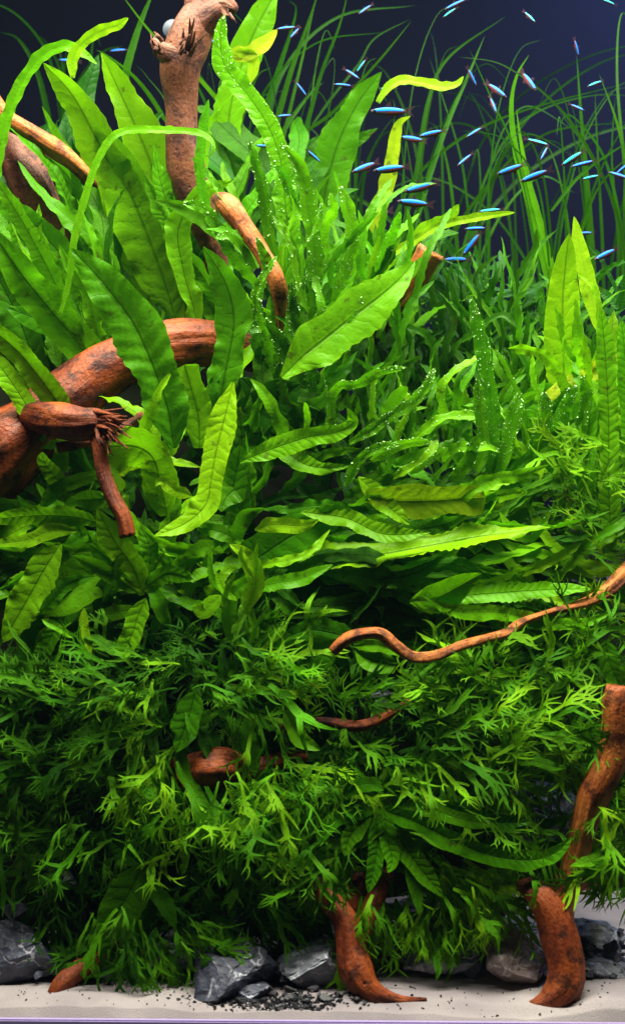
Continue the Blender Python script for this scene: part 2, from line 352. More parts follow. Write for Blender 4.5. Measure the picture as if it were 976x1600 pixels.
SEED = [100]
def hero(parent, pts, wpx, d0, d1, t=0.5, roll=0.0, prof='broad', twist=0.0, bulge=0.0, pearl=0, label=None, mat=None, name='leaf', **kw):
    """a leaf drawn through photo points base -> tip, standing at real depths d0 -> d1"""
    SEED[0] += 1; r = random.Random(SEED[0])
    k = len(pts); P3 = []
    for i, (x, y) in enumerate(pts):
        f = i / (k - 1); d = d0 * (1 - f) + d1 * f - bulge * sin(pi * f)
        P3.append(P(x, y, d))
    Lpx = sum(math.hypot(pts[i + 1][0] - pts[i][0], pts[i + 1][1] - pts[i][1]) for i in range(k - 1))
    n = int(max(24, min(110, Lpx / 3.2)))
    c, ln = spline(P3, n)
    wm = M(wpx, (d0 + d1) / 2)
    fac = np.array(CAM)[None, :] - c; fac /= np.linalg.norm(fac, axis=1)[:, None]
    roll = radians(roll + r.uniform(-12, 12)); tw = radians(twist + r.uniform(-15, 15))
    S, Nn = frames(c, fac, roll, tw)
    nu = 10 if wpx > 26 else 6
    loc = np.array(parent.location)
    opt = dict(fold=r.uniform(0.1, 0.3), ruffle=0.15, serr=0.05 if wpx > 24 else 0.0, quilt=0.028 if wpx > 34 else 0.006, wav=0.10); opt.update(kw)
    V, F, uv = ribbon(c, wm, S, Nn, prof, nu, seed=SEED[0], **opt)
    V = V - loc
    o = obj(name, mesh(name, V, F, uv, mats=[mat or (M_LEAF if wpx > 27 else M_STRAP)]), parent, tone(t, r))
    if label: o['label'] = label
    if pearl: bubbles_on(V, nu, n, pearl, 0.00038, o, SEED[0])
    return o

# ---- shared leaf shapes for filling in
def unit_leaf(kind, seed):
    r = random.Random(seed)
    n, nu, w, prof = {'broad': (30, 6, 0.17, 'broad'), 'narrow': (34, 4, 0.085, 'strap'), 'needle': (18, 4, 0.07, 'spear')}[kind]
    t = np.linspace(0, 1, n); k = r.uniform(0.3, 1.2); sw = r.uniform(-0.25, 0.25)
    ang = k * t ** 1.3
    z = np.cumsum(np.cos(ang)) / n; y = np.cumsum(np.sin(ang)) / n
    x = sw * t ** 2 + 0.02 * np.sin(t * r.uniform(6, 11))
    c = np.stack([x, y, z], 1)
    fac = np.tile(np.array([[0, -1.0, 0.35]]), (n, 1)); fac /= np.linalg.norm(fac[0])
    S, Nn = frames(c, fac, r.uniform(-0.4, 0.4), r.uniform(-0.9, 0.9))
    return ribbon(c, w * r.uniform(0.85, 1.15), S, Nn, prof, nu, fold=0.2, ruffle=0.26, serr=0.04, quilt=0.02, seed=seed)
def unit_lace(seed):
    """strap that forks again and again into pointed fingers; length 1 along +Z"""
    r = random.Random(seed); VV = []; FF = []; UV = []; base = [0]
    def strip(p, a, ln, w0, w1, curl, tip):
        n = 6; pts = []; ws = []
        for j in range(n + 1):
            f = j / n; pts.append((p[0], p[1], a)); 
            ws.append((w0 * (1 - f) + w1 * f) * (1 - (f ** 3.0 if tip else 0)) + 0.0006)
            if j < n:
                a += curl / n; p = (p[0] + sin(a) * ln / n, p[1] + cos(a) * ln / n)
        o = base[0]
        for j, (x, z, aa) in enumerate(pts):
            w = ws[j] / 2; c, s = cos(aa), sin(aa)
            for q, u in enumerate((-1, 0, 1)):
                VV.append((x + c * w * u, 0.10 * ws[j] if q == 1 else 0.0, z - s * w * u)); UV.append((0.5 + u * 0.42, z * 6))
        for j in range(n):
            for q in range(2): FF.append((o + j * 3 + q, o + j * 3 + q + 1, o + j * 3 + q + 4, o + j * 3 + q + 3))
        base[0] += (n + 1) * 3
        return pts[-1][:2], pts[-1][2], pts
    wb = r.uniform(0.044, 0.076); L0 = r.uniform(0.30, 0.52)
    e, a, pts = strip((0, 0), 0, L0, wb * 0.5, wb, r.uniform(-0.35, 0.35), False)
    def fork(p, a, w, lv, scale):
        k = r.choice([2, 2, 3]) if lv < 2 else 2
        angs = [(-0.5 + q / (k - 1)) * r.uniform(0.9, 1.5) for q in range(k)]
        for q in angs:
            ln = scale * r.uniform(0.7, 1.25)
            last = lv >= 2 or r.random() < 0.3
            e, a2, _ = strip(p, a + q, ln * (1.25 if last else 0.75), w * 0.75, w * (0.5 if last else 0.72), r.uniform(-0.9, 0.9) - q * 0.5, last)
            if not last: fork(e, a2, w * 0.72, lv + 1, scale * 0.78)
    fork(e, a, wb, 0, r.uniform(.18, .28))
    for q in range(r.randint(1, 4)):                      # side lobes along the strap
        x, z, aa = pts[r.randint(2, 6)]; sd = r.choice([-1, 1])
        e2, a2, _ = strip((x, z), aa + sd * r.uniform(0.4, 0.9), r.uniform(0.12, 0.22), wb * 0.55, wb * 0.4, -sd * 0.4, r.random() < 0.5)
        if r.random() < 0.5: fork(e2, a2, wb * 0.45, 2, 0.10)
    V = np.array(VV); zmax = V[:, 2].max(); V /= zmax
    z = V[:, 2].copy(); x = V[:, 0].copy()
    b = r.uniform(0.15, 0.75)
    V[:, 1] += b * z ** 2 * 0.6 + 0.05 * np.sin(z * 9 + x * 8 + r.uniform(0, 6)) + 0.10 * np.sin(x * 7 + r.uniform(0, 6)) * z
    V[:, 2] -= 0.15 * b * z ** 2
    return V, FF, UV
UNITS = {
    'broad': [mesh('leaf', *unit_leaf('broad', 300 + i), mats=[M_LEAF]) for i in range(12)],
    'narrow': [mesh('leaf', *unit_leaf('narrow', 400 + i), mats=[M_STRAP]) for i in range(12)],
    'needle': [mesh('leaf', *unit_leaf('needle', 500 + i), mats=[M_LEAF]) for i in range(8)],
    'lace': [mesh('frond', *unit_lace(600 + i), mats=[M_LACE]) for i in range(22)],
}
def fill(parent, kind, n, boxpx, ang, length, depth, tn, toward=(-0.2, 0.7), seed=None):
    SEED[0] += 1; r = random.Random(SEED[0] if seed is None else seed)
    for i in range(n):
        x = r.uniform(boxpx[0], boxpx[2]); y = r.uniform(boxpx[1], boxpx[3]); d = r.uniform(*depth)
        a = radians(r.uniform(*ang)); e = r.uniform(*toward)
        D = Vector((cos(a) * cos(e), -sin(e), sin(a) * cos(e))).normalized()
        Fv = Vector((r.uniform(-0.6, 0.6), -1.0, r.uniform(0.1, 1.0)))
        X = D.cross(-Fv)                       # local x ; local z = D ; local -y = facing
        if X.length < 1e-3: X = Vector((1, 0, 0))
        X.normalize(); Y = D.cross(X).normalized()
        if Y.dot(Fv) > 0: X = -X; Y = -Y
        s = M(r.uniform(*length), d)
        R = Matrix((X, Y, D)).transposed().to_4x4()
        o = obj('frond' if kind == 'lace' else 'leaf', r.choice(UNITS[kind]), parent, tone(r.uniform(*tn), r))
        sx = r.choice([-1, 1]) * s * r.uniform(0.85, 1.2)
        o.matrix_local = Matrix.Translation(P(x, y, d) - Vector(parent.location)) @ R @ Matrix.Diagonal((sx, s, s, 1))
def plant(name, x, y, d, label, cat, group=None):
    return tag(empty(name, P(x, y, d)), label, cat, group)

# ------------------------------------------------------------------ driftwood
def tube(pts, seed=0, grain=0.10, nr=28, rough=0.16, bumps=()):
    """pts rows (px, py, depth, radius_px); lumpy grained tube with ragged ends"""
    rows = []
    for x, y, d, rad in pts: p = P(x, y, d); rows.append((*p, M(rad, d)))
    A = np.array(rows); tot = np.linalg.norm(np.diff(A[:, :3], axis=0), axis=1).sum()
    n = int(max(20, tot / 0.0022)); q, ln = spline(rows, n)
    c = q[:, :3]; R = np.maximum(q[:, 3], 0.0004)
    T = np.gradient(c, axis=0); T /= np.linalg.norm(T, axis=1)[:, None] + 1e-9
    up = np.cross(T[0], [0.0, 1.0, 0.0]); up /= np.linalg.norm(up) + 1e-9
    V = []; uv = []
    for j in range(n):
        up = up - T[j] * np.dot(up, T[j]); up /= np.linalg.norm(up); sd = np.cross(T[j], up)
        s = j / (n - 1) * ln
        for i in range(nr + 1):
            a = 2 * pi * (i % nr) / nr
            q1 = noise.noise(Vector((cos(a) * 0.9, sin(a) * 0.9, s * 24 + seed * 7.1)))
            q2 = noise.noise(Vector((cos(a) * 3.2, sin(a) * 3.2, s * 34 + seed * 3.3)))
            q3 = noise.noise(Vector((cos(a) * 8, sin(a) * 8, s * 26 + seed)))
            k = 1 + rough * 1.5 * q1 + rough * 0.7 * q2 + grain * q3
            for (bs, ba, br, bh) in bumps:
                dd = ((s / ln - bs) / br) ** 2 + ((((a - ba + pi) % (2 * pi)) - pi) / 0.7) ** 2
                k += bh * math.exp(-dd)
            ex = 0.0
            if j in (0, n - 1): ex = R[j] * 0.35 * noise.noise(Vector((cos(a) * 3, sin(a) * 3, seed))) * (1 if j else -1)
            p = c[j] + (up * cos(a) + sd * sin(a)) * R[j] * k + T[j] * ex
            V.append(p); uv.append((i / nr, s * 14))
    F = [(j * (nr + 1) + i, j * (nr + 1) + i + 1, (j + 1) * (nr + 1) + i + 1, (j + 1) * (nr + 1) + i) for j in range(n - 1) for i in range(nr)]
    for j, sg in ((0, -1), (n - 1, 1)):
        V.append(c[j] + T[j] * sg * R[j] * 0.12); uv.append((0.5, 0)); b = j * (nr + 1); k = len(V) - 1
        F += [(k, b + i + (1 if sg < 0 else 0), b + i + (0 if sg < 0 else 1)) for i in range(nr)]
    return np.array(V), F, uv
def wood(label, pts, mat, seed, name='driftwood_branch', extra=(), splinters=(), extra_mat=None, **kw):
    root = empty(name, P(*pts[0][:3])); tag(root, label, 'driftwood')
    loc = np.array(root.location)
    V, F, uv = tube(pts, seed, **kw); obj('trunk', mesh('trunk', V - loc, F, uv, mats=[mat]), root)
    for k, e in enumerate(extra):
        V, F, uv = tube(e, seed + 31 * (k + 1), **kw); obj('side_branch', mesh('side_branch', V - loc, F, uv, mats=[extra_mat or mat]), root)
    for k, (x, y, d, dx, dy, cnt, ln, sp) in enumerate(splinters):
        r = random.Random(seed + k); VV = []; FF = []; UV = []; off = 0
        for q in range(cnt):
            a = math.atan2(dy, dx) + r.uniform(-sp, sp); l = ln * r.uniform(0.5, 1.2); x0 = x + r.uniform(-9, 9); y0 = y + r.uniform(-12, 12)
            w0 = r.uniform(1.6, 4.0)
            pp = [(x0, y0, d, w0), (x0 + cos(a) * l * .5, y0 + sin(a) * l * .5 + r.uniform(-3, 3), d - r.uniform(0, .012), w0 * .8), (x0 + cos(a) * l, y0 + sin(a) * l + r.uniform(-4, 4), d - r.uniform(0, .02), 0.6)]
            V, F, uv = tube(pp, seed + q, nr=7, grain=0.3)
            VV.append(V - loc); FF += [tuple(i + off for i in f) for f in F]; UV += uv; off += len(V)
        o = obj('splinters', mesh('splinters', np.concatenate(VV), FF, UV, mats=[mat]), root); o['kind'] = 'stuff'
    return root

wood('upright rosy driftwood stump with a torn forked top, crossed by a thin arching leaf',
     [(335, 560, .24, 16), (338, 470, .22, 20), (333, 400, .20, 23), (312, 330, .185, 28), (292, 270, .175, 29), (284, 210, .17, 26), (283, 150, .165, 26), (283, 100, .16, 32), (300, 55, .16, 34), (318, 15, .16, 28), (330, -12, .16, 24)],
     M_WOOD_PINK, 3, rough=.09, grain=.06,
     extra=[[(292, 95, .155, 24), (262, 84, .152, 17), (247, 72, .150, 10), (238, 62, .149, 5)],
            [(310, 42, .158, 28), (338, 18, .15, 20), (356, 8, .148, 13), (368, 16, .147, 7)],
            [(308, 30, .158, 20), (302, 5, .155, 14), (299, -15, .155, 10)]],
     splinters=[(290, 75, .135, 0.3, -1, 12, 34, .7), (352, 14, .135, 1, .5, 8, 20, .6), (248, 72, .14, -.6, -1, 6, 14, .6)],
     bumps=[(.62, -1.6, .03, .12)])
wood('short orange driftwood branch sloping down from the left edge near the top', [(-20, 150, .17, 15), (10, 185, .175, 14), (45, 205, .18, 14), (85, 232, .185, 15), (122, 262, .19, 12), (160, 300, .2, 8)], M_WOOD_ORANGE, 5)
wood('broad smooth driftwood limb at the left edge behind the green leaves', [(5, 175, .22, 18), (18, 225, .22, 26), (42, 275, .22, 32), (65, 325, .225, 28), (92, 380, .23, 22), (120, 450, .24, 16)], M_WOOD_PINK, 8)
wood('thick red-brown driftwood trunk rising from the left edge, with a snapped frayed stub',
     [(-60, 770, .10, 68), (0, 710, .105, 64), (60, 664, .11, 54), (115, 618, .115, 48), (165, 580, .12, 42), (215, 555, .125, 39), (270, 540, .135, 38), (325, 538, .15, 36), (370, 545, .18, 30), (410, 560, .22, 24)],
     M_WOOD_RED, 11,
     extra=[[(15, 660, .12, 16), (50, 650, .088, 22), (85, 657, .068, 27), (125, 664, .058, 26), (150, 662, .055, 23), (165, 664, .055, 18)],
            [(90, 700, .07, 9), (140, 690, .075, 8), (190, 670, .08, 8), (222, 648, .09, 6)]],
     splinters=[(155, 655, .048, 1, .12, 26, 42, .45), (160, 672, .046, .6, .8, 14, 36, .5)], nr=40,
     rough=.09)
wood('thin bent twig hanging below the frayed driftwood stub', [(143, 668, .055, 11), (155, 700, .05, 11), (163, 740, .045, 11), (178, 780, .04, 12), (193, 808, .038, 12), (200, 838, .037, 12)], M_WOOD_RED, 14, name='driftwood_twig')
wood('slim orange branch curving down between bubbly leaves right of the upright stump', [(336, 308, .12, 8), (356, 322, .115, 17), (382, 358, .11, 14), (410, 395, .105, 13), (432, 440, .10, 14), (440, 490, .11, 11), (436, 540, .13, 8)], M_WOOD_ORANGE, 17)
wood('sawn-off orange branch end poking up behind the broad leaf in mid tank', [(480, 640, .26, 20), (520, 590, .24, 20), (570, 530, .22, 18), (620, 475, .19, 17), (642, 445, .18, 18), (660, 415, .175, 22), (672, 394, .172, 25)], M_WOOD_ORANGE, 20)
wood('long thin wavy red twig lying across the middle of the ferns',
     [(520, 1018, .050, 8), (540, 1000, .046, 8), (565, 991, .042, 8), (595, 990, .040, 8.5), (618, 1008, .038, 8.5), (645, 1026, .038, 8), (680, 1024, .04, 7), (720, 1008, .042, 7), (760, 998, .045, 7), (790, 990, .048, 8), (815, 972, .052, 7), (860, 956, .058, 7), (915, 942, .065, 8.5), (950, 922, .07, 13), (985, 890, .08, 15), (1040, 860, .09, 15)],
     M_WOOD_ORANGE, 23, name='driftwood_twig', nr=18, rough=.26, grain=.2)
wood('orange-topped right driftwood branch S-curving from the right edge down to the sand',
     [(808, 1382, .046, 4), (815, 1384, .044, 11), (828, 1389, .040, 17), (846, 1403, .036, 22), (864, 1432, .032, 26), (876, 1468, .028, 29), (884, 1505, .024, 30), (880, 1540, .020, 29), (860, 1562, .018, 21), (838, 1570, .017, 11), (812, 1572, .017, 3)],
     M_WOOD_RED, 26, nr=36, rough=.10, extra=[[(968, 1074, .04, 21), (967, 1098, .04, 27), (966, 1140, .04, 26), (953, 1192, .04, 24), (928, 1238, .04, 25), (914, 1285, .042, 21), (902, 1330, .046, 20), (888, 1370, .05, 21), (876, 1410, .048, 22), (872, 1455, .040, 20)], [(1010, 1130, .07, 14), (985, 1148, .06, 13), (960, 1175, .045, 12)], [(890, 1380, .06, 15), (940, 1370, .08, 11), (965, 1350, .09, 6)]],
     extra_mat=M_WOOD_ORANGE)
wood('central driftwood foot tapering to a point on the sand, forked at its top',
     [(490, 1372, .055, 12), (514, 1402, .046, 18), (540, 1440, .038, 20), (549, 1485, .031, 23), (557, 1520, .025, 27), (580, 1550, .020, 20), (622, 1563, .018, 9), (666, 1561, .018, 2)],
     M_WOOD_RED, 32, name='driftwood_root', nr=36,
     rough=.10, extra=[[(552, 1480, .036, 14), (574, 1435, .044, 16), (590, 1395, .052, 15), (606, 1350, .062, 12)], [(540, 1440, .045, 12), (556, 1395, .055, 14), (562, 1345, .07, 10)]])
wood('dark red lump of driftwood glimpsed through the lacy ferns left of centre', [(262, 1215, .09, 18), (300, 1202, .066, 26), (340, 1198, .060, 32), (385, 1205, .066, 20), (430, 1190, .068, 13), (480, 1180, .07, 9)], M_WOOD_RED, 35)
wood('thin dark twig glimpsed just above the reddish lump in mid tank', [(440, 1140, .06, 8), (500, 1128, .066, 8), (560, 1135, .062, 9), (600, 1120, .066, 8), (640, 1098, .06, 7)], M_WOOD_RED, 38, name='driftwood_twig')
wood('dark red stub leaning on the sand at the bottom left', [(82, 1556, .030, 9), (98, 1536, .035, 13), (130, 1512, .045, 14), (170, 1490, .06, 14), (230, 1455, .08, 15), (290, 1420, .1, 20), (370, 1385, .12, 14)], M_WOOD_RED, 41)

# ------------------------------------------------------------------ stones
def stone(label, x, y, sx, sy, d, mat, seed, dz=0.6, name='stone', cat='stone', cuts=22):
    r = random.Random(seed); bm = bmesh.new(); bmesh.ops.create_icosphere(bm, subdivisions=4, radius=1)
    planes = []
    for k in range(cuts):
        nv = Vector((r.gauss(0, 1), r.gauss(0, 1), r.gauss(0, 1))).normalized(); planes.append((nv, r.uniform(0.50, 0.80)))
    hx, hz = M(sx, d) / 2, M(sy, d) / 2
    for v in bm.verts:
        p = v.co.copy() * 1.15
        for nv, dd in planes:
            q = p.dot(nv) - dd
            if q > 0: p -= nv * q
        p += v.co * 0.05 * noise.noise(v.co * 2.1 + Vector((seed, 0, 0))) + v.co * 0.06 * noise.noise(v.co * 7 + Vector((seed, 0, 0)))
        v.co = Vector((p.x * hx * 1.25, p.y * (hx + hz) * dz, p.z * hz * 1.25))
    me = bpy.data.meshes.new(name); bm.to_mesh(me); bm.free(); me.materials.append(mat)
    o = obj(name, me); o.location = P(x, y, d)
    if y + sy / 2 > 1500: o.location.z = min(o.location.z, sandz(o.location.x, o.location.y - hz * .3) + hz * .66)
    o.rotation_euler = (0, r.uniform(-.15, .15), 0)
    return tag(o, label, cat)
stone('large blue-black stone in the bottom left corner', 22, 1476, 150, 104, .065, M_ROCK_DARK, 1)
stone('small grey stone above the blue-black corner stone', 92, 1385, 62, 52, .11, M_ROCK_GREY, 2)
stone('dark stone half buried behind the red stub at bottom left', 140, 1450, 110, 110, .12, M_ROCK_DARK, 3)
stone('rough grey stone under the hanging fern left of the dark block', 262, 1478, 120, 100, .075, M_ROCK_GREY, 4)
stone('dark angular block with thin white veins left of the central foot', 370, 1488, 150, 96, .05, M_ROCK_DARK, 5)
stone('pale grey stone peeping over the veined dark block', 362, 1432, 70, 66, .085, M_ROCK_GREY, 25)
stone('flat dark slab lying under the fern that trails over the red stub', 190, 1508, 150, 52, .075, M_ROCK_DARK, 41)
stone('low dark slab right of the blue-black corner stone', 108, 1500, 100, 54, .08, M_ROCK_DARK, 42)
stone('smooth grey-blue stone touching the central driftwood foot', 486, 1492, 130, 80, .05, M_ROCK_GREY, 6)
stone('flat dark slab at the sand line below the veined block', 388, 1546, 84, 28, .032, M_ROCK_DARK, 7)
stone('dark shaded stone behind the smooth grey-blue one', 470, 1440, 110, 70, .1, M_ROCK_DARK, 8)
stone('flat grey slab at the sand line below the pale whitish stone', 672, 1484, 150, 44, .075, M_ROCK_GREY, 43)
stone('low dark stone between the central foot and the hanging ferns', 600, 1472, 110, 46, .085, M_ROCK_DARK, 9)
stone('pale whitish stone lit between the ferns right of the central foot', 680, 1425, 120, 70, .10, M_ROCK_GREY, 10)
stone('grey stone on the sand under the pale whitish one', 715, 1468, 130, 70, .085, M_ROCK_DARK, 11)
stone('brown-grey stone left of the right driftwood foot', 805, 1488, 126, 84, .06, M_ROCK_BROWN, 12)
stone('grey rubble stone right of the right driftwood foot, upper one', 925, 1466, 120, 52, .085, M_ROCK_GREY, 13)
stone('low grey stone on the sand at the right edge', 945, 1512, 118, 46, .06, M_ROCK_GREY, 14)
stone('dark upright stone splinter at the right edge', 957, 1478, 30, 66, .06, M_ROCK_DARK, 15)
stone('dark bluish stone showing behind long leaves at mid right', 835, 872, 120, 80, .17, M_ROCK_DARK, 16)
stone('small grey stone glimpsed in the ferns under the wavy twig', 590, 1092, 62, 40, .10, M_ROCK_GREY, 17)
stone('dark stone glimpsed at far right under the thin straps', 905, 905, 110, 60, .17, M_ROCK_DARK, 18)
stone('dark stone behind the right branch above the sand', 830, 1275, 150, 110, .15, M_ROCK_DARK, 19)
stone('small pale pebble in the dark gap left of the right branch', 880, 1252, 24, 22, .09, M_ROCK_GREY, 20)
# gravel chips: the ten largest are things, the crumbs are stuff
for k, (x, y, s, lab) in enumerate([
        (378, 1583, 20, 'broad black gravel chip at the left of the glass-side row'), (395, 1587, 14, 'small black gravel chip next to the broad one by the glass'),
        (457, 1580, 24, 'largest black gravel chip below the smooth grey-blue stone'), (478, 1589, 18, 'flat black gravel chip right of the largest chip'),
        (508, 1585, 20, 'black gravel chip between the largest chip and the driftwood foot'), (555, 1593, 13, 'lone black gravel chip under the tip of the central foot'),
        (665, 1508, 14, 'square black chip alone on the sand right of the central foot'), (425, 1560, 18, 'black gravel chip under the smooth stone edge'),
        (452, 1555, 22, 'black gravel chip in the heap against the smooth stone'), (488, 1556, 20, 'black gravel chip at the right of the stone-side heap')]):
    d = .008 + (1600 - y) / 90 * .05
    p = P(x, y, d); p.z = sandz(p.x, p.y) + .002
    o = stone(lab, x, y, s * .8, s * .42, d, M_GRAVEL, 60 + k, name='gravel_chip', cat='gravel', cuts=9); o.location = p; o['group'] = 'black gravel chips on the sand'
r = random.Random(5); VV = []; FF = []; off = 0
for k in range(760):
    if k < 600:
        x = r.gauss(445, 60); y = r.gauss(1574, 13)
    else: x = r.uniform(20, 960); y = r.uniform(1530, 1597)
    d = max(0.003, (1602 - y) / 100 * .06); p = P(x, y, d); p.z = sandz(p.x, p.y) + .0004
    if p.y < 0.003: p.y = 0.003
    s = r.uniform(.0006, .0030) * (1 if k < 600 else .5)
    vs = [Vector((r.gauss(0, 1), r.gauss(0, 1), r.gauss(0, 1))).normalized() * s * r.uniform(.6, 1.3) + p for _ in range(6)]
    bm = bmesh.new(); [bm.verts.new(v) for v in vs]; bmesh.ops.convex_hull(bm, input=bm.verts[:]); bm.verts.index_update(); bm.verts.ensure_lookup_table()
    VV += [v.co[:] for v in bm.verts]; FF += [tuple(v.index + off for v in f.verts) for f in bm.faces]; off += len(bm.verts); bm.free()
tag(obj('gravel', mesh('gravel', VV, FF, smooth=False, mats=[M_GRAVEL])), 'fine black gravel crumbs scattered on the sand', 'gravel', kind='stuff')

r = random.Random(9); VV = []; FF = []; off = 0
for k in range(150):
    x, y, sz_ = r.choice([(r.uniform(20, 520), r.uniform(1385, 1530), r.uniform(16, 46)), (r.uniform(600, 790), r.uniform(1400, 1490), r.uniform(14, 40)), (r.uniform(890, 976), r.uniform(1450, 1530), r.uniform(8, 22))])
    d = .03 + (1560 - y) / 160 * .075; p = P(x, y, d); s = M(sz_, d) / 2
    vs = [Vector((r.gauss(0, 1), r.gauss(0, 1), r.gauss(0, .6))).normalized() * s * r.uniform(.6, 1.3) + p for _ in range(11)]
    bm = bmesh.new(); [bm.verts.new(v) for v in vs]; bmesh.ops.convex_hull(bm, input=bm.verts[:])
    for v in [v for v in bm.verts if not v.link_faces]: bm.verts.remove(v)
    bm.verts.index_update()
    VV += [v.co[:] for v in bm.verts]; FF += [tuple(v.index + off for v in f.verts) for f in bm.faces]; off += len(bm.verts); bm.free()
tag(obj('stone_rubble', mesh('stone_rubble', VV, FF, smooth=False, mats=[M_ROCK_DARK])), 'broken blue-grey stone rubble heaped between the larger stones', 'rubble', kind='stuff')
# ------------------------------------------------------------------ eelgrass behind (blade plants)
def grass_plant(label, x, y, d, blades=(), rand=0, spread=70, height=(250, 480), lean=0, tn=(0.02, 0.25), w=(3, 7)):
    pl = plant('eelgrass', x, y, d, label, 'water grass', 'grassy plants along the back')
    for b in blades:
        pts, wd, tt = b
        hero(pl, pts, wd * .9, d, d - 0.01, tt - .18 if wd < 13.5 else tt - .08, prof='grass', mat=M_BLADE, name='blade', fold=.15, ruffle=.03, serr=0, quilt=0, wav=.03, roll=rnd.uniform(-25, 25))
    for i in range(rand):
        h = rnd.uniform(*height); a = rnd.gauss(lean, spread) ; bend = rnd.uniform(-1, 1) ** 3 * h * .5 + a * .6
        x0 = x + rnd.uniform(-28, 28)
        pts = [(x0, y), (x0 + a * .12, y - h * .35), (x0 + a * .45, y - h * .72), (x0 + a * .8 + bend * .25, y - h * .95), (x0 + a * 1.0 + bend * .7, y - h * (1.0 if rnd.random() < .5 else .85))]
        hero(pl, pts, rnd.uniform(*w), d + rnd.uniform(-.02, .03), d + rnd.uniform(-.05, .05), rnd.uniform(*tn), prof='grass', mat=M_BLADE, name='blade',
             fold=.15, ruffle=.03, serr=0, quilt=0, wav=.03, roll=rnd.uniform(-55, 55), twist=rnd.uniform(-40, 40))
grass_plant('grassy plant whose bright twin blades arch over the right half of the fish school', 860, 470, .30,
    [([(868, 480), (848, 400), (828, 320), (806, 240), (798, 170), (806, 120), (826, 85)], 16, .55),
     ([(872, 480), (856, 400), (838, 330), (822, 270), (812, 215), (806, 170)], 14, .6), ([(850, 470), (836, 390), (818, 300), (800, 225), (770, 160), (732, 75)], 6, .4)], rand=4, spread=60)
grass_plant('grassy plant with a wide blade leaning right under the upper middle fish', 640, 480, .36,
    [([(596, 480), (640, 370), (672, 270), (700, 190), (730, 120), (757, 55)], 13, .42), ([(610, 480), (625, 380), (650, 270), (668, 160), (700, 90), (790, 25)], 9, .35),
     ([(585, 480), (600, 390), (640, 290), (700, 230), (770, 190), (860, 160), (980, 130)], 6, .35)], rand=5)
grass_plant('grassy plant with a long thin blade slanting up beside the small upper fish', 470, 330, .36,
    [([(470, 210), (520, 175), (560, 130), (600, 85), (643, 32)], 6, .5), ([(440, 330), (470, 230), (500, 120), (530, 40), (545, -20)], 9, .35),
     ([(400, 330), (430, 200), (455, 110), (480, 40), (500, -20)], 12, .38), ([(415, 330), (470, 100), (495, -10)], 7, .4),
     ([(488, 195), (520, 150), (560, 100), (585, 60), (640, 30)], 5, .25)], rand=4, height=(200, 340))
grass_plant('grassy plant with blades fanning right behind the long neon fish row', 740, 520, .40,
    [([(655, 480), (700, 380), (760, 290), (850, 210), (980, 190)], 6, .4), ([(700, 520), (720, 400), (770, 250), (830, 180), (920, 150), (1000, 150)], 5, .35),
     ([(790, 520), (740, 380), (720, 250), (690, 150), (670, 90)], 6, .35)], rand=7)
grass_plant('grassy plant with one tall upright dark blade near the right edge', 920, 520, .34,
    [([(930, 520), (925, 400), (918, 300), (908, 190), (900, 85)], 11, .38), ([(960, 520), (965, 380), (955, 250), (960, 150)], 6, .35),
     ([(870, 520), (900, 380), (940, 260), (990, 170)], 6, .4), ([(976, 480), (960, 330), (920, 240), (885, 190), (870, 170)], 6, .4)], rand=5)
grass_plant('grassy plant leaning in from the right edge over the bright upright leaf', 1000, 430, .30,
    [([(1010, 420), (990, 320), (965, 200), (935, 115)], 8, .5), ([(980, 430), (965, 330), (940, 240), (890, 180), (870, 205)], 6, .45),
     ([(890, 420), (930, 300), (985, 240)], 6, .5), ([(860, 330), (910, 270), (990, 215)], 6, .42)], rand=3)
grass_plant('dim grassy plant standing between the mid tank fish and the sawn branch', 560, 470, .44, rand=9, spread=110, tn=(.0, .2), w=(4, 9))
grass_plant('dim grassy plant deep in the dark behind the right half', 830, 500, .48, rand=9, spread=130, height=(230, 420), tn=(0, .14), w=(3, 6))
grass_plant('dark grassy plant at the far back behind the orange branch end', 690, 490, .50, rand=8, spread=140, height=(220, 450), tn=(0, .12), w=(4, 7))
grass_plant('grassy plant with a long blade running diagonally behind the upright stump', 300, 300, .30,
    [([(470, 300), (425, 245), (370, 190), (300, 110), (240, 55), (185, -15)], 9, .6), ([(260, 190), (235, 150), (205, 115), (165, 85), (150, 78)], 9, .5),
     ([(192, 160), (198, 110), (215, 50), (232, 5), (245, -20)], 15, .38), ([(255, 260), (262, 170), (230, 120), (213, 102)], 3, .4)], rand=0)
grass_plant('dim grassy plant in the dark upper left corner', 110, 280, .46, rand=7, spread=60, height=(180, 300), tn=(0, .16), w=(6, 12))
grass_plant('grassy plant with soft blades just right of the upright stump', 380, 420, .38, rand=9, spread=60, height=(250, 430), tn=(.1, .3), w=(7, 14))
grass_plant('thin dark grassy plant between the stump and the bubbly leaves', 340, 380, .42, rand=6, spread=50, height=(200, 400), tn=(.1, .3), w=(5, 11))

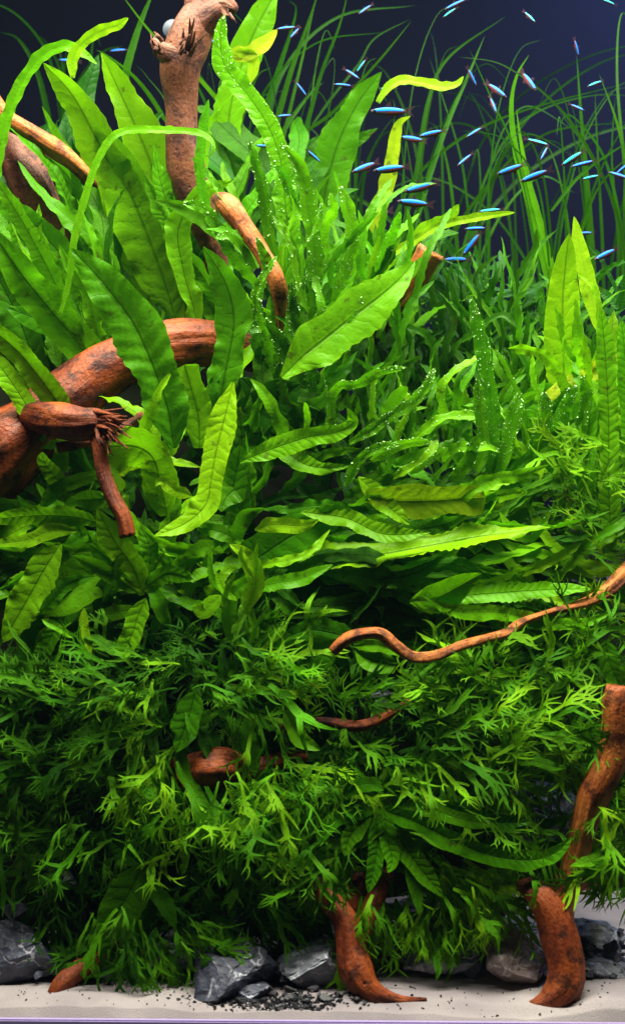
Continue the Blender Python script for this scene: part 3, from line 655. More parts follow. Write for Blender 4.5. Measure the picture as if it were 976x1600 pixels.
def scatter(parent, n, boxpx, ang, length, width, depth, tn, prof='broad', curl=1.0, pearl=0, reach=.05, **kw):
    """single wavy leaves, each its own shape"""
    SEED[0] += 1; r = random.Random(SEED[0] * 3)
    kw.setdefault('wav', .18)
    for i in range(n):
        x = r.uniform(boxpx[0], boxpx[2]); y = r.uniform(boxpx[1], boxpx[3]); a = radians(r.uniform(*ang)); ln = r.uniform(*length)
        cv = r.gauss(0, .55) * curl; wg = r.uniform(.1, .35) * curl; ph = r.uniform(0, 6); pts = [(x, y)]
        for q in range(5):
            aa = a + cv * (q / 4) ** 1.5 + wg * sin(ph + q * 1.5)
            x += cos(aa) * ln / 5; y -= sin(aa) * ln / 5; pts.append((x, y))
        low = boxpx[1] > 600; d = r.uniform(*depth) + (.022 if low else 0)
        hero(parent, pts, r.uniform(*width), d, d - r.uniform(0, reach * (.6 if low else 1)), r.uniform(*tn) + (.09 if low else 0), r.uniform(-45, 45), prof, twist=r.gauss(0, 45), bulge=r.uniform(0, .02),
             pearl=pearl, ruffle=r.uniform(.15, .42), **kw)
# ------------------------------------------------------------------ broad leaved ferns
G1 = 'broad leaved ferns on the driftwood'
p = plant('java_fern', 230, 470, .22, 'tall fern of very broad pale green leaves left of the upright stump', 'fern', G1)
hero(p, [(235, 490), (225, 400), (195, 310), (155, 225), (115, 150), (68, 98)], 68, .22, .13, .66, 18, ruffle=.10, label='broad leaf bending to a point at the upper left')
hero(p, [(290, 460), (275, 370), (248, 285), (215, 205), (183, 135), (158, 82)], 74, .24, .15, .72, -12, label='broad pale leaf with small dark spots near its tip')
hero(p, [(275, 500), (250, 420), (215, 330), (180, 250), (150, 190)], 84, .21, .16, .6, 8)
hero(p, [(300, 500), (300, 430), (280, 350), (262, 300), (245, 230)], 80, .27, .22, .58, 0)
hero(p, [(180, 500), (165, 430), (140, 350), (110, 280), (70, 240)], 60, .26, .2, .5, 10)
scatter(p, 16, (150, 430, 380, 560), (80, 125), (190, 320), (22, 40), (.19, .25), (.4, .75))
hero(p, [(210, 520), (190, 440), (170, 360), (140, 300), (128, 250)], 70, .3, .28, .35, 0)
p = plant('java_fern', 15, 480, .15, 'fern at the left edge whose ribbon leaf loops over at the top', 'fern', G1)
hero(p, [(-8, 300), (4, 210), (24, 150), (48, 108), (72, 82), (105, 72), (130, 84), (152, 100)], 19, .14, .10, .62, 10, 'strap')
hero(p, [(114, 122), (114, 92), (130, 66), (158, 48), (182, 40), (201, 28)], 17, .10, .09, .8, 0, 'strap')
hero(p, [(95, 490), (108, 440), (118, 370), (136, 300), (158, 240), (190, 206), (250, 203), (308, 207), (332, 222), (330, 240), (317, 246)], 13, .10, .08, .60, 15, 'strap', label='thin arching leaf that crosses in front of the stump')
hero(p, [(140, 560), (100, 470), (60, 390), (20, 320), (-30, 250)], 30, .12, .09, .5, 25)
hero(p, [(165, 585), (110, 520), (60, 460), (25, 415), (-20, 350)], 58, .13, .08, .52, 10)
hero(p, [(110, 660), (85, 620), (55, 580), (25, 545), (-30, 500)], 42, .09, .07, .58, 0)
hero(p, [(70, 690), (45, 640), (20, 600), (-10, 560), (-40, 530)], 34, .085, .07, .72, 0)
hero(p, [(130, 480), (110, 420), (70, 370), (20, 330), (-20, 300)], 46, .16, .13, .4, 0)
hero(p, [(60, 640), (50, 560), (30, 500), (0, 440), (-25, 400)], 50, .14, .12, .34, 0)
hero(p, [(180, 600), (150, 560), (110, 520), (60, 500), (10, 480)], 44, .13, .12, .42, 0)
scatter(p, 26, (20, 480, 190, 640), (95, 150), (150, 260), (18, 34), (.17, .21), (.35, .7))
fill(p, 'broad', 20, (-30, 420, 200, 640), (80, 160), (120, 230), (.14, .22), (.2, .6))
p = plant('java_fern', 255, 690, .09, 'fern with a big dark drooping leaf crossing the thick driftwood trunk', 'fern', G1)
hero(p, [(272, 700), (262, 640), (238, 570), (208, 505), (168, 450), (112, 388)], 76, .085, .06, .42, -10, quilt=.09, label='large dark green leaf in front of the driftwood')
hero(p, [(340, 640), (355, 570), (366, 500), (352, 440), (318, 385)], 58, .10, .085, .46, 20)
hero(p, [(312, 700), (310, 650), (300, 610), (288, 570)], 50, .10, .09, .80, 0, 'blunt')
hero(p, [(288, 510), (290, 450), (286, 390), (282, 350)], 62, .215, .20, .84, 0, 'blunt', label='bright yellow-green leaf standing behind the trunk')
hero(p, [(362, 800), (366, 740), (378, 690), (372, 640)], 46, .11, .1, .3, 0)
scatter(p, 10, (300, 640, 420, 740), (50, 110), (110, 180), (18, 32), (.11, .15), (.35, .7))
fill(p, 'broad', 14, (230, 560, 420, 700), (60, 130), (90, 170), (.15, .22), (.15, .45))
p = plant('java_fern', 330, 800, .07, 'fern with a bright twisted leaf sweeping down left below the trunk', 'fern', G1)
hero(p, [(364, 598), (352, 650), (338, 705), (330, 750), (322, 788), (290, 818), (240, 838)], 46, .06, .045, .78, -8, label='bright twisted leaf ending in a point at lower left')
hero(p, [(262, 805), (252, 760), (240, 715), (210, 696), (168, 697)], 64, .075, .05, .66, 12, 'blunt', label='bright crumpled leaf hugging the frayed stub')
hero(p, [(300, 775), (275, 766), (252, 752), (243, 760)], 20, .06, .055, .75, 0)
hero(p, [(395, 760), (368, 765), (352, 780), (345, 800)], 40, .08, .07, .42, 0)
hero(p, [(355, 800), (365, 760), (372, 720), (375, 695)], 42, .08, .07, .5, 10)
hero(p, [(100, 760), (85, 742), (70, 722), (66, 706)], 28, .07, .055, .72, 20)
hero(p, [(60, 800), (90, 765), (130, 748), (175, 735)], 22, .07, .06, .58, 0)
hero(p, [(375, 722), (425, 702), (480, 684), (525, 676), (550, 662), (548, 648), (541, 636)], 32, .07, .055, .62, 0, label='bright leaf reaching right with an upturned tip')
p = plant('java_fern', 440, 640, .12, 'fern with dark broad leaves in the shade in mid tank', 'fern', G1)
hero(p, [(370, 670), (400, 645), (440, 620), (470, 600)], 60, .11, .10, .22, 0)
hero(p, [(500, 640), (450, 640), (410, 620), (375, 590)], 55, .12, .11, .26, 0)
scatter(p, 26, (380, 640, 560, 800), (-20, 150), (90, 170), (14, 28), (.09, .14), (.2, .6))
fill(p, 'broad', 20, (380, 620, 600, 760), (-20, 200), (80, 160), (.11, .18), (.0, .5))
p = plant('java_fern', 480, 590, .14, 'fern with a wide smooth leaf slanting up right to the sawn branch end', 'fern', G1)
hero(p, [(440, 590), (470, 560), (505, 532), (545, 500), (585, 470), (620, 440), (648, 408)], 70, .075, .105, .60, 8, ruffle=.12, label='wide smooth leaf slanting up to the right')
hero(p, [(480, 430), (495, 370), (510, 290), (530, 220), (560, 160), (596, 112)], 58, .33, .30, .44, 0, label='tall soft green leaf behind the fish')
hero(p, [(560, 400), (585, 340), (604, 290), (614, 235), (622, 195), (641, 181)], 24, .26, .22, .86, 10, label='small yellow-green leaf with a hooked tip')
hero(p, [(590, 160), (603, 140), (625, 125), (655, 128), (690, 135), (712, 132), (724, 119)], 15, .25, .22, .84, 10, 'strap', label='yellow leaf lying level beneath the upper fish')
hero(p, [(470, 420), (460, 330), (480, 270), (540, 230), (590, 200)], 34, .35, .32, .4, 0)
hero(p, [(540, 430), (600, 400), (640, 380), (680, 355), (716, 345), (760, 337), (804, 332)], 13, .2, .17, .84, 0, 'strap', label='narrow yellow leaf pointing right below the fish')
hero(p, [(640, 380), (665, 355), (690, 345), (705, 335), (716, 319)], 17, .19, .18, .74, 0, 'strap')
fill(p, 'broad', 16, (400, 420, 600, 600), (50, 130), (100, 220), (.2, .3), (.0, .4), (-.2, .4))
p = plant('java_fern', 360, 290, .32, 'fern with a broad soft leaf rising to the top edge right of the stump', 'fern', G1)
hero(p, [(350, 330), (352, 250), (360, 170), (378, 100), (400, 45), (432, -15)], 50, .31, .27, .58, 0, 'strap')
hero(p, [(392, 130), (396, 100), (388, 84), (352, 82)], 18, .20, .19, .85, 0)
hero(p, [(352, 84), (385, 84), (412, 68), (433, 46)], 24, .195, .19, .97, 0, label='bright yellow leaf beside the top of the stump')
hero(p, [(345, 380), (322, 320), (312, 260), (318, 200), (326, 155)], 16, .14, .13, .55, 0, 'strap')
fill(p, 'broad', 12, (330, 300, 470, 420), (60, 120), (130, 240), (.28, .36), (.15, .45), (-.1, .3))
p = plant('java_fern', 450, 520, .12, 'narrow leaved fern peppered with air bubbles in the upper middle', 'fern')
for pts, wd, pl_ in [([(470, 420), (448, 340), (440, 260), (420, 200), (388, 150), (352, 105), (344, 60), (350, 22)], 34, 260),
                     ([(490, 480), (492, 400), (482, 330), (470, 265), (440, 225)], 24, 130), ([(440, 440), (420, 360), (410, 290), (390, 220)], 20, 90),
                     ([(520, 470), (545, 400), (548, 340), (530, 290)], 20, 110), ([(430, 540), (432, 480), (420, 420), (400, 370)], 18, 90),
                     ([(485, 640), (465, 590), (440, 540), (410, 510), (380, 520)], 26, 160), ([(500, 640), (485, 590), (490, 540), (494, 510)], 16, 90),
                     ([(430, 600), (410, 560), (400, 520), (405, 460)], 20, 90), ([(560, 470), (590, 420), (610, 370), (625, 330)], 20, 80),
                     ([(505, 620), (480, 560), (460, 500), (455, 440)], 18, 80), ([(400, 420), (380, 390), (360, 370), (335, 372)], 14, 50),
                     ([(470, 330), (452, 300), (440, 270), (425, 262)], 15, 40), ([(500, 390), (510, 350), (520, 330), (515, 300)], 15, 50)]:
    hero(p, pts, wd, .12, .085, rnd.uniform(.38, .6), rnd.uniform(-20, 20), 'strap', pearl=pl_, ruffle=.25)
scatter(p, 60, (420, 420, 640, 640), (60, 125), (110, 230), (7, 14), (.13, .19), (.35, .65), 'strap', 1.2)
scatter(p, 12, (400, 440, 560, 640), (60, 130), (130, 240), (12, 20), (.10, .14), (.4, .65), 'strap', 1.2, pearl=70)
fill(p, 'narrow', 40, (390, 380, 640, 640), (50, 140), (110, 210), (.13, .22), (.25, .6), (-.2, .5))
p = plant('java_fern', 520, 720, .10, 'narrow leaved fern with curled bubbly tips just left of the dark hollow', 'fern')
for pts, wd, pl_ in [([(505, 700), (515, 660), (518, 625), (530, 603), (560, 600), (590, 582), (636, 574)], 16, 130),
                     ([(545, 692), (580, 672), (610, 650), (640, 632), (662, 610), (680, 574)], 17, 150), ([(580, 720), (610, 700), (650, 690), (672, 690)], 18, 100),
                     ([(540, 760), (560, 720), (590, 700), (625, 695)], 15, 60), ([(470, 700), (480, 660), (478, 640), (476, 628)], 10, 15),
                     ([(600, 655), (612, 630), (625, 615), (637, 605)], 20, 0), ([(640, 740), (665, 725), (690, 705), (700, 700)], 10, 20)]:
    hero(p, pts, wd, .085, .06, rnd.uniform(.5, .7), rnd.uniform(-20, 20), 'strap', pearl=pl_, ruffle=.25)
scatter(p, 45, (470, 640, 760, 770), (45, 125), (80, 160), (7, 13), (.10, .16), (.2, .5), 'strap', 1.3)
scatter(p, 8, (500, 660, 700, 760), (20, 120), (90, 160), (12, 17), (.08, .12), (.45, .65), 'strap', 1.5, pearl=60)
fill(p, 'narrow', 40, (480, 650, 740, 790), (20, 150), (80, 160), (.11, .2), (.15, .5), (-.1, .6))
p = plant('java_fern', 790, 740, .13, 'narrow leaved fern with upright bubble-covered leaves right of the dark hollow', 'fern')
for pts, wd, pl_ in [([(765, 740), (768, 680), (765, 610), (752, 540), (735, 462)], 24, 160), ([(775, 745), (790, 700), (800, 660), (812, 610)], 24, 130),
                     ([(820, 735), (838, 690), (852, 650), (848, 610)], 22, 130), ([(855, 740), (868, 690), (880, 640), (900, 600)], 22, 130),
                     ([(812, 620), (800, 595), (786, 565), (772, 545)], 8, 25), ([(890, 720), (905, 670), (915, 620), (908, 585)], 18, 80),
                     ([(740, 745), (755, 700), (750, 640), (745, 590)], 20, 70), ([(700, 760), (730, 720), (745, 680)], 20, 20)]:
    hero(p, pts, wd, .10, .08, rnd.uniform(.42, .6), rnd.uniform(-15, 15), 'strap', pearl=pl_, ruffle=.25)
scatter(p, 12, (880, 560, 1000, 720), (50, 130), (90, 170), (10, 18), (.12, .16), (.55, .82), 'strap', 1.2)
scatter(p, 40, (720, 660, 960, 790), (45, 120), (80, 170), (8, 15), (.10, .16), (.35, .65), 'strap', 1.2)
scatter(p, 8, (740, 680, 940, 780), (50, 110), (90, 170), (14, 22), (.1, .14), (.45, .65), 'strap', 1.0, pearl=60)
fill(p, 'narrow', 40, (690, 640, 976, 800), (40, 140), (90, 170), (.14, .22), (.25, .55), (-.1, .5))
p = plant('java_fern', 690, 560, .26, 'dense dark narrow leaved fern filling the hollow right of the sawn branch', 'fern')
fill(p, 'narrow', 120, (540, 520, 800, 720), (45, 135), (80, 150), (.23, .34), (-.1, .16), (-.3, .4))  # tones lowered to put the hollow's shade into the leaf colour
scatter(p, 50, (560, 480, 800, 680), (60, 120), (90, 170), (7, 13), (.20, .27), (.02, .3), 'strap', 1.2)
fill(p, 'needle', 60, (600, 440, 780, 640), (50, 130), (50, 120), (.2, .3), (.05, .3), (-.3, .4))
p = plant('java_fern', 850, 600, .22, 'mid green narrow leaved fern under the bright upright leaf at the right', 'fern')
fill(p, 'narrow', 90, (740, 520, 1000, 700), (40, 140), (90, 160), (.19, .3), (.1, .45), (-.3, .4))
scatter(p, 30, (760, 500, 960, 680), (55, 125), (90, 160), (7, 13), (.18, .25), (.15, .45), 'strap', 1.2)
fill(p, 'needle', 50, (740, 460, 960, 620), (30, 150), (70, 140), (.2, .3), (.3, .6), (-.3, .4))
p = plant('java_fern', 880, 620, .13, 'fern with two bright upright leaves standing out against the dark at the right', 'fern')
hero(p, [(880, 640), (880, 560), (878, 480), (883, 410), (888, 365)], 56, .15, .12, .80, 0, ruffle=.05, label='tall pointed bright leaf with a clear dark midrib')
hero(p, [(935, 520), (922, 460), (908, 400), (896, 338)], 26, .16, .15, .84, 0, label='slim bright leaf leaning left beside the tall one')
hero(p, [(1010, 545), (970, 562), (930, 572), (908, 576)], 26, .12, .11, 1.0, 20, label='pale yellow leaf at the right edge')
hero(p, [(840, 640), (880, 600), (930, 585), (980, 600)], 20, .12, .11, .9, 20)
hero(p, [(955, 860), (950, 760), (950, 660), (945, 560), (938, 480)], 32, .085, .08, .60, 0, 'strap')
hero(p, [(990, 800), (985, 700), (980, 600), (970, 500)], 28, .10, .09, .56, 0, 'strap')
hero(p, [(925, 820), (915, 740), (918, 680), (925, 620)], 30, .10, .09, .55, 0, 'strap')
hero(p, [(820, 640), (850, 620), (870, 630), (905, 660)], 44, .13, .12, .45, 0)
fill(p, 'broad', 16, (850, 600, 1000, 800), (60, 130), (90, 160), (.12, .18), (.55, .85))  # tones raised so leaf colour carries the pale haze of the right edge
p = plant('java_fern', 560, 850, .09, 'fern with long level leaves sweeping right in the middle of the tank', 'fern', G1)
hero(p, [(430, 858), (500, 868), (580, 868), (660, 855), (740, 840), (800, 832), (860, 824)], 48, .09, .055, .78, 28, ruffle=.34, twist=25, serr=.12, label='long bright serrated leaf pointing right')
hero(p, [(570, 772), (610, 782), (665, 783), (715, 780), (758, 778)], 50, .08, .065, .84, 0, 'blunt', ruffle=.05, label='smooth bright leaf with a blunt right end')
hero(p, [(560, 745), (590, 775), (610, 795), (640, 820)], 28, .085, .07, .7, 10)
hero(p, [(470, 800), (540, 810), (600, 835), (672, 832)], 30, .075, .06, .62, 10)
hero(p, [(398, 828), (430, 820), (470, 822), (498, 812)], 24, .07, .06, .76, 0)
hero(p, [(360, 905), (410, 868), (460, 835), (510, 812), (550, 795)], 66, .085, .07, .42, 0, serr=.13)
hero(p, [(395, 922), (430, 912), (470, 905), (520, 882)], 24, .06, .05, .55, 10, serr=.15)
hero(p, [(440, 900), (500, 880), (560, 880), (620, 900)], 26, .08, .075, .35, 0)
hero(p, [(640, 940), (680, 935), (710, 920), (752, 896)], 44, .065, .055, .66, 0)
hero(p, [(660, 945), (720, 932), (790, 926), (850, 922), (925, 920)], 32, .065, .06, .62, 15, serr=.12)
hero(p, [(660, 930), (710, 955), (780, 958), (850, 972), (910, 974), (958, 955)], 24, .06, .055, .62, 10, serr=.15, label='slender leaf crossing in front of the wavy twig')
hero(p, [(410, 905), (480, 915), (560, 918), (640, 940), (720, 968)], 50, .10, .08, .16, 10)
hero(p, [(430, 940), (500, 950), (580, 950), (680, 975)], 40, .10, .08, .14, 10)
hero(p, [(560, 900), (600, 905), (650, 895), (690, 870)], 32, .08, .07, .48, 0)
hero(p, [(820, 780), (860, 850), (910, 880), (985, 888)], 17, .10, .08, .7, 0, serr=.1)
hero(p, [(770, 838), (810, 858), (860, 870), (930, 905)], 16, .1, .08, .66, 0)
hero(p, [(840, 860), (900, 890), (950, 896), (990, 888)], 12, .1, .08, .72, 0)
hero(p, [(860, 900), (890, 880), (920, 860), (960, 840)], 8, .1, .09, .6, 0, 'strap')
hero(p, [(780, 800), (800, 830), (830, 840), (862, 796)], 14, .08, .07, .72, 0, pearl=30)
hero(p, [(800, 905), (850, 880), (880, 860), (915, 855)], 9, .1, .09, .62, 0, 'strap')
scatter(p, 46, (400, 770, 700, 960), (-25, 30), (160, 300), (16, 30), (.065, .12), (.3, .72), 'broad', .8, serr=.1)
scatter(p, 22, (640, 800, 860, 960), (-25, 35), (110, 220), (10, 18), (.07, .12), (.4, .75), 'strap', 1.0, serr=.08)
fill(p, 'broad', 40, (400, 800, 700, 960), (-25, 40), (120, 220), (.08, .15), (.12, .5), (-.1, .4))
fill(p, 'narrow', 50, (600, 770, 900, 920), (-30, 60), (110, 200), (.09, .16), (.3, .6), (-.1, .4))
p = plant('java_fern', 480, 1010, .08, 'fern with rounded leaves peeking out under the left end of the wavy twig', 'fern', G1)
hero(p, [(620, 1035), (595, 1035), (570, 1028), (555, 1018)], 34, .062, .06, .5, 0)
hero(p, [(640, 1022), (610, 1012), (580, 1008), (550, 1010)], 20, .06, .06, .6, 0)
hero(p, [(450, 1055), (475, 1035), (505, 1015), (530, 1002)], 52, .07, .06, .44, 0)
hero(p, [(560, 1000), (520, 990), (480, 985), (440, 1000)], 40, .08, .07, .34, 0)
scatter(p, 16, (420, 960, 640, 1060), (-30, 210), (70, 130), (14, 28), (.07, .1), (.25, .55))
fill(p, 'broad', 24, (400, 940, 700, 1060), (-40, 220), (70, 140), (.08, .13), (.15, .45), (-.1, .5))
p = plant('java_fern', 110, 840, .08, 'fern with serrated leaves drooping at the left edge under the thick trunk', 'fern', G1)
hero(p, [(165, 820), (120, 808), (70, 805), (20, 808), (-30, 815)], 32, .07, .06, .62, 10)
hero(p, [(120, 830), (80, 830), (40, 845), (-20, 852)], 24, .065, .06, .7, 10)
hero(p, [(95, 850), (70, 890), (45, 935), (5, 1004)], 52, .06, .05, .66, -5, serr=.14, label='serrated leaf drooping to the left edge')
hero(p, [(105, 860), (88, 900), (65, 935), (30, 975)], 40, .07, .065, .42, 0, serr=.12)
hero(p, [(180, 880), (150, 895), (110, 925), (65, 960)], 68, .07, .06, .52, 0, label='broad leaf with brown spots on its left margin')
hero(p, [(200, 900), (150, 920), (110, 950), (90, 990)], 46, .08, .07, .36, 0)
hero(p, [(95, 970), (72, 1010), (58, 1040), (52, 1075)], 28, .06, .055, .56, 0)
hero(p, [(70, 950), (45, 990), (40, 1030), (30, 1060)], 26, .07, .06, .42, 0)
hero(p, [(60, 960), (90, 930), (110, 910), (150, 900)], 20, .05, .05, .42, 0)
scatter(p, 22, (20, 790, 160, 930), (165, 275), (100, 180), (18, 34), (.06, .11), (.3, .66), serr=.1)
fill(p, 'broad', 20, (-20, 780, 160, 960), (150, 290), (90, 170), (.09, .14), (.15, .45), (-.1, .5))
p = plant('java_fern', 205, 925, .055, 'fern with a bright star of leaves directly below the hanging twig', 'fern', G1)
hero(p, [(222, 930), (210, 890), (180, 845), (152, 795)], 46, .05, .045, .74, 0, label='bright leaf leaning up left behind the twig tip')
hero(p, [(228, 935), (215, 965), (205, 995), (184, 1034)], 34, .05, .045, .64, 0)
hero(p, [(215, 925), (185, 905), (150, 885), (112, 868)], 26, .05, .045, .6, 0)
hero(p, [(200, 920), (180, 890), (165, 870), (140, 850)], 40, .06, .055, .55, 0)
hero(p, [(225, 920), (245, 905), (265, 895), (302, 905)], 28, .05, .05, .5, 0)
hero(p, [(225, 925), (235, 880), (232, 850), (215, 815)], 30, .06, .06, .6, 0)
hero(p, [(132, 950), (132, 980), (138, 1005), (143, 1024)], 14, .045, .04, .76, 0)
hero(p, [(66, 968), (90, 980), (105, 990), (115, 997)], 12, .045, .04, .66, 0)
hero(p, [(150, 965), (175, 960), (200, 955), (230, 965)], 22, .06, .06, .44, 0)
scatter(p, 18, (150, 840, 290, 960), (-70, 250), (80, 150), (16, 28), (.05, .09), (.3, .66), serr=.08)
fill(p, 'broad', 18, (130, 850, 300, 980), (-60, 240), (70, 130), (.07, .11), (.2, .5), (-.1, .5))
p = plant('java_fern', 360, 930, .06, 'young fern with a bundle of thin pale sprouts left of centre', 'fern', G1)
hero(p, [(365, 1010), (358, 970), (362, 930), (390, 905), (395, 880)], 26, .06, .045, .6, 0)
hero(p, [(382, 960), (392, 930), (400, 905), (388, 870), (358, 850)], 26, .05, .04, .74, 0)
hero(p, [(345, 930), (330, 945), (318, 955), (300, 947)], 26, .05, .045, .64, 0)
hero(p, [(365, 935), (345, 920), (330, 900), (328, 850)], 10, .045, .04, .6, 0)
hero(p, [(370, 938), (352, 925), (340, 900), (336, 892)], 12, .04, .04, .72, 0)
hero(p, [(396, 905), (385, 890), (376, 870), (378, 852)], 9, .04, .035, .66, 0)
hero(p, [(398, 905), (402, 885), (400, 868), (402, 848)], 8, .04, .035, .72, 0)
hero(p, [(350, 950), (355, 920), (362, 905), (368, 893)], 9, .04, .035, .6, 0)
hero(p, [(388, 945), (395, 970), (400, 985), (402, 1000)], 12, .05, .05, .5, 0)
scatter(p, 30, (240, 830, 420, 990), (-40, 230), (80, 160), (15, 28), (.055, .10), (.25, .62), serr=.08)
fill(p, 'broad', 28, (240, 830, 420, 1010), (0, 330), (70, 130), (.07, .12), (.12, .45), (-.1, .6))
p = plant('java_fern', 250, 860, .12, 'shaded fern filling the gap behind the hanging twig', 'fern', G1)
scatter(p, 34, (40, 680, 420, 850), (0, 200), (90, 190), (16, 30), (.075, .13), (.3, .7), serr=.06)
fill(p, 'broad', 28, (20, 680, 400, 860), (20, 200), (80, 160), (.10, .17), (.15, .5), (-.1, .5))
p = plant('java_fern', 285, 1080, .055, 'fern whose wavy broad leaf hangs beside the reddish lump', 'fern', G1)
hero(p, [(305, 1080), (298, 1110), (288, 1140), (275, 1176)], 42, .05, .045, .42, 0, label='hanging broad leaf with a wavy edge')
hero(p, [(340, 1110), (305, 1130), (285, 1160), (288, 1210), (325, 1260)], 22, .055, .045, .38, 0, 'strap')
hero(p, [(385, 1120), (388, 1150), (395, 1180), (398, 1215)], 26, .055, .05, .4, 0)
hero(p, [(445, 1110), (458, 1135), (470, 1155), (500, 1172)], 26, .05, .045, .58, 0, label='bright leaf curling right above the lump')
fill(p, 'broad', 14, (220, 1040, 420, 1120), (180, 340), (70, 130), (.06, .1), (.15, .4))
p = plant('java_fern', 215, 1350, .05, 'fern with one large smooth leaf hanging towards the sand at lower left', 'fern', G1)
hero(p, [(222, 1350), (205, 1390), (182, 1430), (155, 1484)], 58, .045, .035, .34, 0, ruffle=.05, quilt=.03, label='large smooth hanging leaf')
hero(p, [(222, 1360), (225, 1410), (205, 1450), (190, 1488)], 42, .055, .045, .30, 0)
hero(p, [(225, 1365), (245, 1395), (262, 1420), (274, 1450)], 26, .05, .04, .34, 0)
hero(p, [(218, 1350), (200, 1335), (182, 1320), (164, 1305)], 28, .05, .045, .36, 0)
hero(p, [(220, 1340), (235, 1320), (245, 1300), (240, 1270)], 26, .055, .05, .34, 0)
fill(p, 'broad', 8, (190, 1330, 250, 1400), (200, 330), (70, 120), (.06, .08), (.12, .3))
p = plant('java_fern', 600, 1275, .045, 'fern with smooth leaves radiating over the central driftwood foot', 'fern', G1)
hero(p, [(590, 1262), (650, 1285), (710, 1315), (770, 1338), (830, 1344), (868, 1332), (892, 1308)], 30, .04, .03, .46, 0, 'strap', ruffle=.05, label='longest leaf, curving right and up at its tip')
for pts, wd, tt in [([(600, 1285), (630, 1320), (660, 1362), (692, 1402)], 34, .40), ([(612, 1270), (640, 1285), (665, 1300), (700, 1330)], 26, .42),
                    ([(585, 1275), (590, 1310), (585, 1350), (575, 1395)], 28, .4), ([(580, 1270), (560, 1290), (545, 1310), (538, 1338)], 28, .46),
                    ([(600, 1275), (605, 1310), (612, 1345), (605, 1364)], 28, .5), ([(620, 1290), (640, 1340), (650, 1390), (655, 1430)], 26, .36),
                    ([(590, 1265), (555, 1270), (520, 1285), (500, 1320)], 22, .4), ([(640, 1270), (700, 1270), (760, 1285), (830, 1285)], 30, .32),
                    ([(620, 1262), (660, 1262), (720, 1280), (780, 1290)], 24, .42), ([(510, 1245), (540, 1235), (575, 1225), (600, 1235)], 26, .38)]:
    hero(p, pts, wd, .045, .035, tt, 0, ruffle=.05)
fill(p, 'broad', 20, (530, 1240, 680, 1310), (190, 350), (80, 150), (.05, .08), (.2, .45), (-.1, .4))
p = plant('java_fern', 830, 1060, .09, 'fern with plain oval leaves among the lace ferns above the right branch', 'fern', G1)
hero(p, [(900, 1010), (895, 1030), (905, 1055), (940, 1075)], 34, .06, .055, .4, 0)
hero(p, [(945, 1000), (950, 1030), (962, 1060), (976, 1080)], 34, .06, .055, .42, 0)
fill(p, 'broad', 26, (660, 960, 960, 1100), (-30, 200), (70, 130), (.07, .12), (.2, .45))

